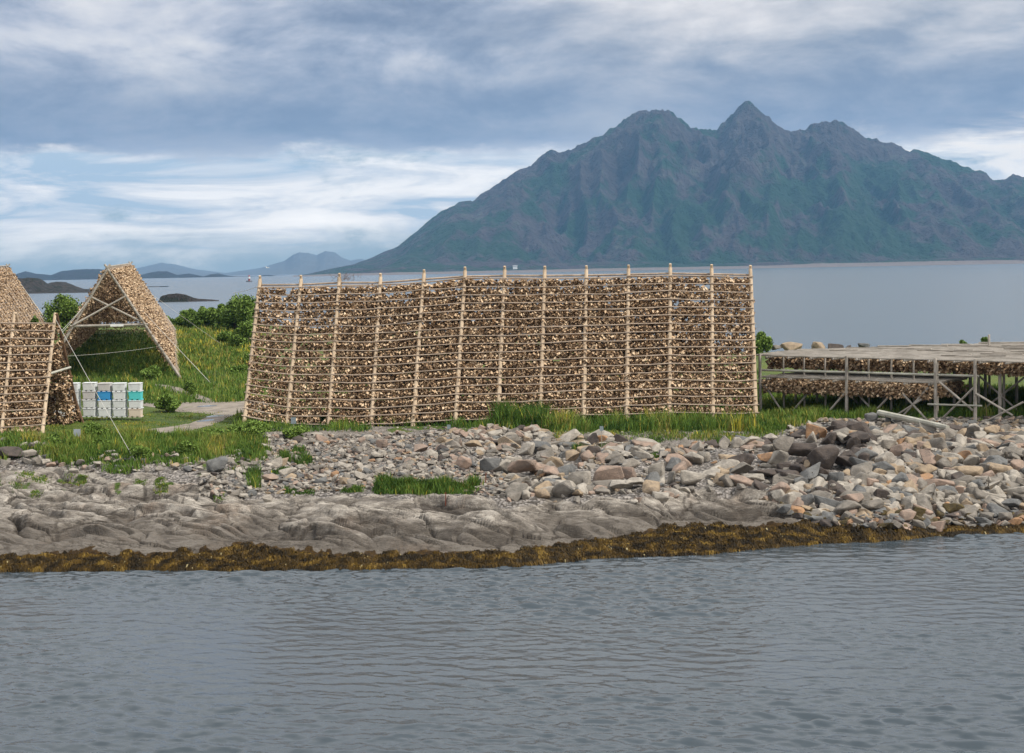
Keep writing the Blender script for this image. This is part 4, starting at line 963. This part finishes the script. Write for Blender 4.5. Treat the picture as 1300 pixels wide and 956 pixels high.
for q in ((45, 627, 5, 3), (50, 609, 9, 3), (20, 617, 5, 4), (95, 612, 14, 2), (34, 603, 8, 2), (178, 612, 5, 2), (203, 611, 4, 2), (205, 620, 7, 2), (275, 632, 9, 1.5)): clump(60, *q, (.08, .22), (.5, .2))
P_ = np.concatenate([g_[0] for g_ in GB]); hh = np.concatenate([g_[1] for g_ in GB]); tt = np.concatenate([g_[2] for g_ in GB]); wd = np.concatenate([g_[3] for g_ in GB])
n = len(P_); an = rng.uniform(0, np.pi, n); la = rng.uniform(0, 6.28, n); le = hh*rng.uniform(.1, .45, n); side = np.stack([np.cos(an), np.sin(an), 0*an], 1)*(wd*rng.uniform(.6, 1.2, n))[:, None]/2
ln = np.stack([np.cos(la)*le, np.sin(la)*le, 0*la], 1); up = np.stack([0*hh, 0*hh, hh], 1)
V = np.stack([P_-side, P_+side, P_+up*.6+ln*.35+side*.9, P_+up*.6+ln*.35-side*.9, P_+up+ln], 1).reshape(-1, 3); i0 = (np.arange(n)*5)[:, None]
print('blades', n)
tag(mk('grass', V, [i0+np.array([[3, 2, 4]]), i0+np.array([[0, 1, 2, 3]])], m_blade, attrs={'tint': ('FACE', np.concatenate([tt, tt]))}), kind='stuff')

# ------------------------------------------------------------------ seaweed
m = 80000; px = rng.uniform(-60, 1380, m); wy = np.interp(px, [c[0] for c in COLS], [c[1] for c in COLS]); ty = np.interp(px, [c[0] for c in COLS], [c[2] for c in COLS])
f = rng.random(m)**1.0; py = wy+1-(wy-ty-5+7*fbm(px/22, px*0, 95, 3))*f
P_ = hits(px, py, 80, 110); q_, _z = zone(P_[:, 0], P_[:, 1])
P_[:, 2] += .02; L = rng.uniform(.10, .34, m); an = rng.normal(-math.pi/2, .9, m); wd = rng.uniform(.018, .05, m)
dr = np.stack([np.cos(an), np.sin(an), np.full(m, -.0)], 1); sd_ = np.stack([-np.sin(an), np.cos(an), 0*an], 1)*wd[:, None]
e1 = P_+dr*(L*.5)[:, None]; e1[:, 2] += .03+.06*rng.random(m)*(L/.3); e2 = P_+dr*L[:, None]; e2[:, 2] -= .06+rng.random(m)*.14
V = np.stack([P_-sd_*.5, P_+sd_*.5, e1+sd_, e1-sd_, e2+sd_*.7, e2-sd_*.7], 1).reshape(-1, 3); i0 = (np.arange(m)*6)[:, None]
tt = np.clip(.46+.55*fbm(P_[:, 0]/.9, P_[:, 1]/.5, 97, 3)+rng.normal(0, .10, m), 0, 1); tt = np.where(rng.random(m) < .004, 1., np.minimum(tt, .93))
tag(mk('seaweed', V, [i0+np.array([[0, 1, 2, 3]]), i0+np.array([[3, 2, 4, 5]])], m_weed, attrs={'tint': ('FACE', np.concatenate([tt, tt]))}), kind='stuff')

# ------------------------------------------------------------------ bushes and the tree
def leafcloud(c, rad, n, ls, seed):
    """leaf faces spread through uneven clumps inside an ellipsoid standing on c"""
    r = np.random.default_rng(seed); k = max(6, int(9+rad[0]*3)); cc = r.normal(size=(k, 3)); cc /= np.linalg.norm(cc, axis=1)[:, None]; cc *= r.uniform(.35, .85, k)[:, None]
    cs = r.uniform(.22, .42, k); w_ = r.integers(0, k, n); p = r.normal(size=(n, 3)); p /= np.linalg.norm(p, axis=1)[:, None]; p = cc[w_]+p*(cs[w_]*r.uniform(.3, 1.45, n))[:, None]
    p = p*np.array(rad)+np.array([0, 0, rad[2]*.95]); p = p[p[:, 2] > .02]; n = len(p); w_ = w_[:n]
    a = r.normal(size=(n, 3)); a /= np.linalg.norm(a, axis=1)[:, None]; b_ = np.cross(a, r.normal(size=(n, 3))); b_ /= np.linalg.norm(b_, axis=1)[:, None]
    s_ = (ls*r.uniform(.6, 1.2, n))[:, None]; V = np.stack([p-a*s_, p+b_*s_*.5, p+a*s_, p-b_*s_*.5], 1).reshape(-1, 3)
    ct = r.normal(.42, .16, k); t_ = np.clip(ct[r.integers(0, k, n)]*.3+ct[w_]*.7+r.normal(0, .13, n), 0, 1)
    return V, (np.arange(n)*4)[:, None]+np.arange(4)[None], t_
SD = [700]
def bush(name, px, py, wpx, hpx, D, label, cat='bush', group=None, dens=1., trunk=False):
    p = PD(px, py, D) if D else hit(px, py); D = p.y; z0 = tz(p.x, p.y) if D < 330 else p.z; p.z = min(p.z, z0) if not trunk else z0
    wd = wpx*D/FP; ht = hpx*D/FP+max(0, (PD(px, py, D).z-p.z) if D else 0)
    t = empty(name, label, cat, p, group); SD[0] += 1; ls = max(.10, D*.0010)
    n = int(min(9000, 900*dens*(wd*ht)/(ls*22)**2*22))
    zl = ht*.18 if trunk else 0
    V, F_, tn = leafcloud(None, (wd/2, wd*.42, (ht-zl)/2), n, ls, SD[0]); V[:, 2] += zl
    mk('crown' if trunk else 'foliage', V, [F_], m_leaf, t, attrs={'tint': ('FACE', tn)})
    mb = MB()
    if trunk:
        mb.tube([(0, 0, -.3), (.1, 0, ht*.3), (.05, .1, ht*.6)], .16, .07, 7)
        for k in range(7):
            a = random.uniform(0, 6.28); mb.tube([(.05, 0, ht*random.uniform(.15, .4)), (math.cos(a)*wd*.2, math.sin(a)*wd*.2, ht*.5), (math.cos(a)*wd*.36, math.sin(a)*wd*.36, ht*.72)], .07, .02, 5)
        mb.build('trunk', m_bark, t)
    else:
        for k in range(5):
            a = random.uniform(0, 6.28); mb.tube([(0, 0, -.1), (math.cos(a)*wd*.15, math.sin(a)*wd*.1, ht*.35), (math.cos(a)*wd*.28, math.sin(a)*wd*.2, ht*.62)], max(.015, ht*.02), .01, 4)
        mb.build('stem', m_bark, t)
bush('rowan_tree', 83, 424, 54, 52, 252, 'round green tree by the sea next to the end-on A-frame rack', 'tree', None, 1.6, True)
bush('shrub', 46, 412, 14, 16, 256, 'small bush just showing behind the steep A-frame slope', 'bush', 'bushes by the shore')
for q in ((213, 410, 18, 10, 318, 'smallest low bush beside the right slope of the end-on A-frame'), (230, 412, 20, 12, 316, 'low bush in the gap between the A-frame and the bush row'), (242, 412, 26, 19, 312, 'rounded bush in the middle of the seaside bush row'), (262, 413, 28, 24, 308, 'bright green bush second from the end of the seaside row'),
          (281, 412, 30, 26, 304, 'broad bush where the seaside row starts to rise'), (300, 412, 36, 36, 296, 'tallest bush of the row reaching above the sea by the long rack'), (316, 414, 34, 44, 286, 'tall bush partly behind the end post of the long rack'), (312, 446, 34, 36, 240, 'dense dark bush below the tallest one beside the long rack'),
          (288, 446, 30, 26, 250, 'mid green bush in front of the seaside row'), (322, 476, 28, 30, 205, 'leafy bush seen through the first bay of the long rack'), (272, 452, 20, 14, 245, 'low dark shrub in the long grass of the field'), (300, 480, 26, 18, 190, 'low leafy shrub beside the path near the long rack'),
          (195, 476, 26, 12, 182, 'nettle like shrub under the front foot of the end-on A-frame'), (242, 496, 14, 12, 160, 'dark tuft shrub beside the concrete edge of the track'), (212, 512, 32, 12, 142, 'low shrub between the white tubs and the track')):
    bush('shrub', *q, 'bush', 'bushes by the shore', 1.2)
for q in ((316, 557, 46, 24, None, 'bright green bush at the foot of the first post of the long rack'), (376, 556, 36, 17, None, 'low bush between the second and third posts of the long rack'), (240, 578, 28, 18, None, 'dark green shrub on the bank above the square blue grey boulder'),
          (130, 572, 26, 16, None, 'dark leafy shrub on the bank below the white tubs'), (180, 583, 30, 20, None, 'tall leafy shrub behind the rope anchor stone'), (268, 558, 34, 14, None, 'low yellowish shrub by the bend of the track'), (70, 566, 24, 14, None, 'pale leaved shrub below the corner of the lower rack'), (115, 556, 40, 22, None, 'rank green shrub at the foot of the white tubs'),
          (967, 442, 26, 20, 223, 'green bush by the sea at the end post of the long rack'), (1222, 440, 9, 8, 222, 'tiny bush on the far shore beyond the deck'), (1249, 440, 12, 13, 222, 'small bright bush sticking up beyond the deck')):
    bush('shrub', *q, 'bush', 'bushes by the shore', 1.5)

# ------------------------------------------------------------------ fish tubs
def plastic(name, c):
    m, T, b = newmat(name); n = T.noise(pos(T), 1.8, 6, .7)
    T.link(T.mix(T.mapr(n, .50, .75), c, tuple(v*.72+.02 for v in c)), b.inputs['Base Color']); b.inputs['Roughness'].default_value = .5; return m
PL = {'white': plastic('white_plastic', (.66, .68, .68)), 'grey white': plastic('greyish_plastic', (.56, .54, .53)), 'blue': plastic('blue_plastic', (.05, .30, .62)), 'turquoise': plastic('turquoise_plastic', (.10, .56, .56)), 'cream': plastic('cream_plastic', (.66, .56, .46))}
m_blk = flat('dark_gap', (.03, .03, .03))
def tub(loc, col, label, rz):
    t = empty('fish_tub', label, 'fish tub', loc, 'stacked plastic fish tubs'); t.rotation_euler = (0, 0, rz)
    bmm = bmesh.new(); bmesh.ops.create_cube(bmm, size=1)
    for v in bmm.verts:
        k = 1.0 if v.co.z > 0 else .93; v.co = Vector((v.co.x*1.07*k, v.co.y*.98*k, .375+v.co.z*.61))
    bmesh.ops.bevel(bmm, geom=bmm.edges[:], offset=.04, segments=2, affect='EDGES'); me = bpy.data.meshes.new('body'); bmm.to_mesh(me); bmm.free(); me.materials.append(PL[col])
    o = bpy.data.objects.new('body', me); C.objects.link(o); o.parent = t
    bmm = bmesh.new(); bmesh.ops.create_cube(bmm, size=1)
    for v in bmm.verts: v.co = Vector((v.co.x*1.11, v.co.y*1.02, .695+v.co.z*.075))
    bmesh.ops.bevel(bmm, geom=bmm.edges[:], offset=.025, segments=2, affect='EDGES'); me = bpy.data.meshes.new('rim'); bmm.to_mesh(me); bmm.free(); me.materials.append(PL[col])
    o = bpy.data.objects.new('rim', me); C.objects.link(o); o.parent = t
    for x in (-.44, 0, .44):
        mb = MB(); mb.box((x, 0, .04), (.26, .9, .075)); mb.build('skid', PL[col], t)
pos_n = ['topmost', 'second from top', 'third from top', 'lowest']
STK = [(74, 530, ['white', 'white', 'white', 'white']), (92, 530, ['white', 'white', 'white', 'white']), (113, 529.5, ['white', 'grey white', 'white', 'white']), (132.5, 530, ['grey white', 'blue', 'white', 'white']), (151.5, 530, ['white', 'white', 'white', 'white']), (171, 530, ['white', 'turquoise', 'white', 'cream'])]
for i, (px, py, cols) in enumerate(STK):
    D = 134.5; b_ = PD(px, py, D); z = tz(b_.x, b_.y)+.02; z = min(z, b_.z+.1) if b_.z > z-.4 else z; z = b_.z
    for k in range(4):
        cc = cols[3-k]; tub((b_.x+random.uniform(-.03, .03), D+.5, z+.735*k), cc, f'{cc} plastic tub, {pos_n[3-k]} of the {ORD[i]} stack counted from the lower rack', random.uniform(-.05, .05))
    g0 = tz(b_.x, D); 
    print('tub base', round(b_.z, 2), 'ground', round(g0, 2))

# ------------------------------------------------------------------ ropes, plank, stakes, rods
m_rope = flat('pale_rope', (.55, .53, .48))
def rope(a, b, label, sag=.1, r=.017):
    a = Vector(a); b = Vector(b); o = MB(a); o.tube([a.lerp(b, t)-Vector((0, 0, sag*4*t*(1-t))) for t in np.linspace(0, 1, 9)], r, r, 5)
    q = o.build('guy_rope', m_rope); q.location = a; tag(q, label, 'rope', 'ropes staying the racks')
A0, B0, PF = AF
rope(t2s[5]+Vector((0, 0, -.2)), hit(178, 596), 'long guy rope from the lower rack down to a white stone on the bank')
rope(PF(.12, 1, .36), hit(270, 489), 'thick guy rope over the sunny slope of the end-on A-frame', .0, .03)
rope(PF(.0, -1, .30), PD(79, 422, 168), 'guy rope on the shaded side of the end-on A-frame', .1)
rope(PF(.05, -1, .27), PD(74, 424, 172), 'second thinner guy rope on the shaded side of the end-on A-frame', .1, .02)
rope(PF(.6, 1, .2), hit(284, 439), 'thin rope slanting from the A-frame slope to the field', .1, .02)
rope(PF(.02, 1, .72), PD(86, 452, 160), 'slack rope crossing the dark opening of the end-on A-frame', .15, .013)
rope(topp[0]+Vector((0, 0, -.5)), PD(296, 372, 150), 'short rope leaving the top of the first post of the long rack', .1, .02)
a = hit(1108, 531); b = hit(1203, 544); a.z += .75; b.z += .35; a = PD(1116, 524, a.y-3.0); b = PD(1203, 543, b.y-3.0)
o = MB(a); o.tube([a, (a+b)/2+Vector((0, 0, .03)), b], .24, .19, 8, .01); q = o.build('driftwood_plank', m_lite); q.location = a; tag(q, 'long weathered log lying slanted over the stones below the platform', 'log')
m_sg = flat('sign_grey_blue', (.22, .27, .29)); m_sw = flat('sign_white', (.36, .40, .44))
def stake(px, py, hpx, label, mt, w_=.26, hh_=.32):
    p = hit(px, py+hpx); hh2 = hpx*p.y/FP+hh_*.4; t = empty('marker_stake', label, 'marker', p, 'little marker boards along the bank')
    o = MB(); o.tube([(0, 0, -.15), (0, 0, hh2)], .03, .025, 6); o.build('stake', m_grey, t); o = MB(); o.box((0, -.04, hh2), (w_, .05, hh_)); o.build('board', mt, t)
stake(764, 546, 24, 'grey board on a stake in the rubble below the ninth post', m_sg); stake(570, 544, 9, 'small pale board on the top edge of the rubble below the sixth post', m_sg)
stake(373, 537, 12, 'grey board on a stake between the second and third posts', m_sg, .4, .5); stake(98.5, 554, 10, 'bluish white board at the foot of the lower rack', m_sw, .5, .6)
m_rust = flat('rusty_iron', (.20, .06, .035))
for px, py, hp, lb in ((565.5, 639, 17, 'thin rusty iron rod standing on the bare rock below the sixth post'), (616.5, 614, 14, 'short rusty iron rod among gravel beside the blue grey boulder')):
    p = hit(px, py); o = MB(p); o.tube([p-Vector((0, 0, .1)), p+Vector((.03, 0, hp*p.y/FP))], .035, .03, 6); q = o.build('iron_rod', m_rust); q.location = p; tag(q, lb, 'rod')
# ------------------------------------------------------------------ far off: lighthouse, house, gull
wl = flat('white_paint', (.75, .75, .73)); rd = flat('red_paint', (.30, .06, .05)); dkm = flat('dark_stone', (.07, .065, .065))
p = PD(316.5, 360.5, 2900.); p.z = 0; t = empty('lighthouse', 'small red and white lighthouse standing in the sea beyond the bushes', 'lighthouse', p)
o = MB(); o.tube([(0, 0, -1), (0, 0, 2.0)], 6.5, 5.2, 12); o.build('stone_base', dkm, t); o = MB(); o.tube([(0, 0, 2.), (0, 0, 6)], 1.9, 1.8, 10); o.build('lower_tower', rd, t)
o = MB(); o.tube([(0, 0, 6.), (0, 0, 9.5)], 2.3, 2.2, 10); o.build('tower', wl, t); o = MB(); o.tube([(0, 0, 9.5), (0, 0, 11.5)], 1.5, 1.4, 10); o.tube([(0, 0, 11.5), (0, 0, 12.8)], 1.7, .1, 10); o.build('lantern', rd, t)
p = PD(654, 340.5, 6350.); t = empty('white_house', 'tiny white house on the shore at the foot of the mountain', 'house', p)
o = MB(); o.box((0, 0, 2), (18, 9, 11)); o.build('wall', wl, t); V = [(-10, -6, 7.6), (10, -6, 7.6), (10, 6, 7.6), (-10, 6, 7.6), (-10, 0, 12), (10, 0, 12)]
mk('roof', V, [[(0, 3, 4), (1, 5, 2)], [(0, 4, 5, 1), (3, 2, 5, 4), (0, 1, 2, 3)]], flat('grey_roof', (.3, .3, .3)), t)
p = PD(339, 340, 300.); t = empty('seagull', 'white seagull gliding above the sea beyond the long rack', 'bird', p)
V = []; Q_ = []; R_ = [(-.28, .01), (-.2, .05), (0, .075), (.15, .06), (.22, .035), (.30, .01)]
for x, r_ in R_:
    for k in range(8): V.append((x, r_*math.cos(k*math.pi/4), r_*math.sin(k*math.pi/4)))
for i in range(5):
    for k in range(8): Q_.append((i*8+k, i*8+(k+1) % 8, (i+1)*8+(k+1) % 8, (i+1)*8+k))
n0 = len(V)
for sg in (-1, 1):
    b0 = len(V)
    for y_, z_, x0, x1 in ((.04, .03, -.08, .10), (.32, .16, -.10, .08), (.68, .06, -.16, -.10)):
        V += [(x0, sg*y_, z_), (x1, sg*y_, z_), (x1, sg*y_, z_+.02), (x0, sg*y_, z_+.02)]
    for i in range(2):
        for k in range(4): Q_.append((b0+i*4+k, b0+i*4+(k+1) % 4, b0+(i+1)*4+(k+1) % 4, b0+(i+1)*4+k))
mk('body', V, [np.array(Q_)], wl, t, True); t.rotation_euler = (.2, 0, R(60))
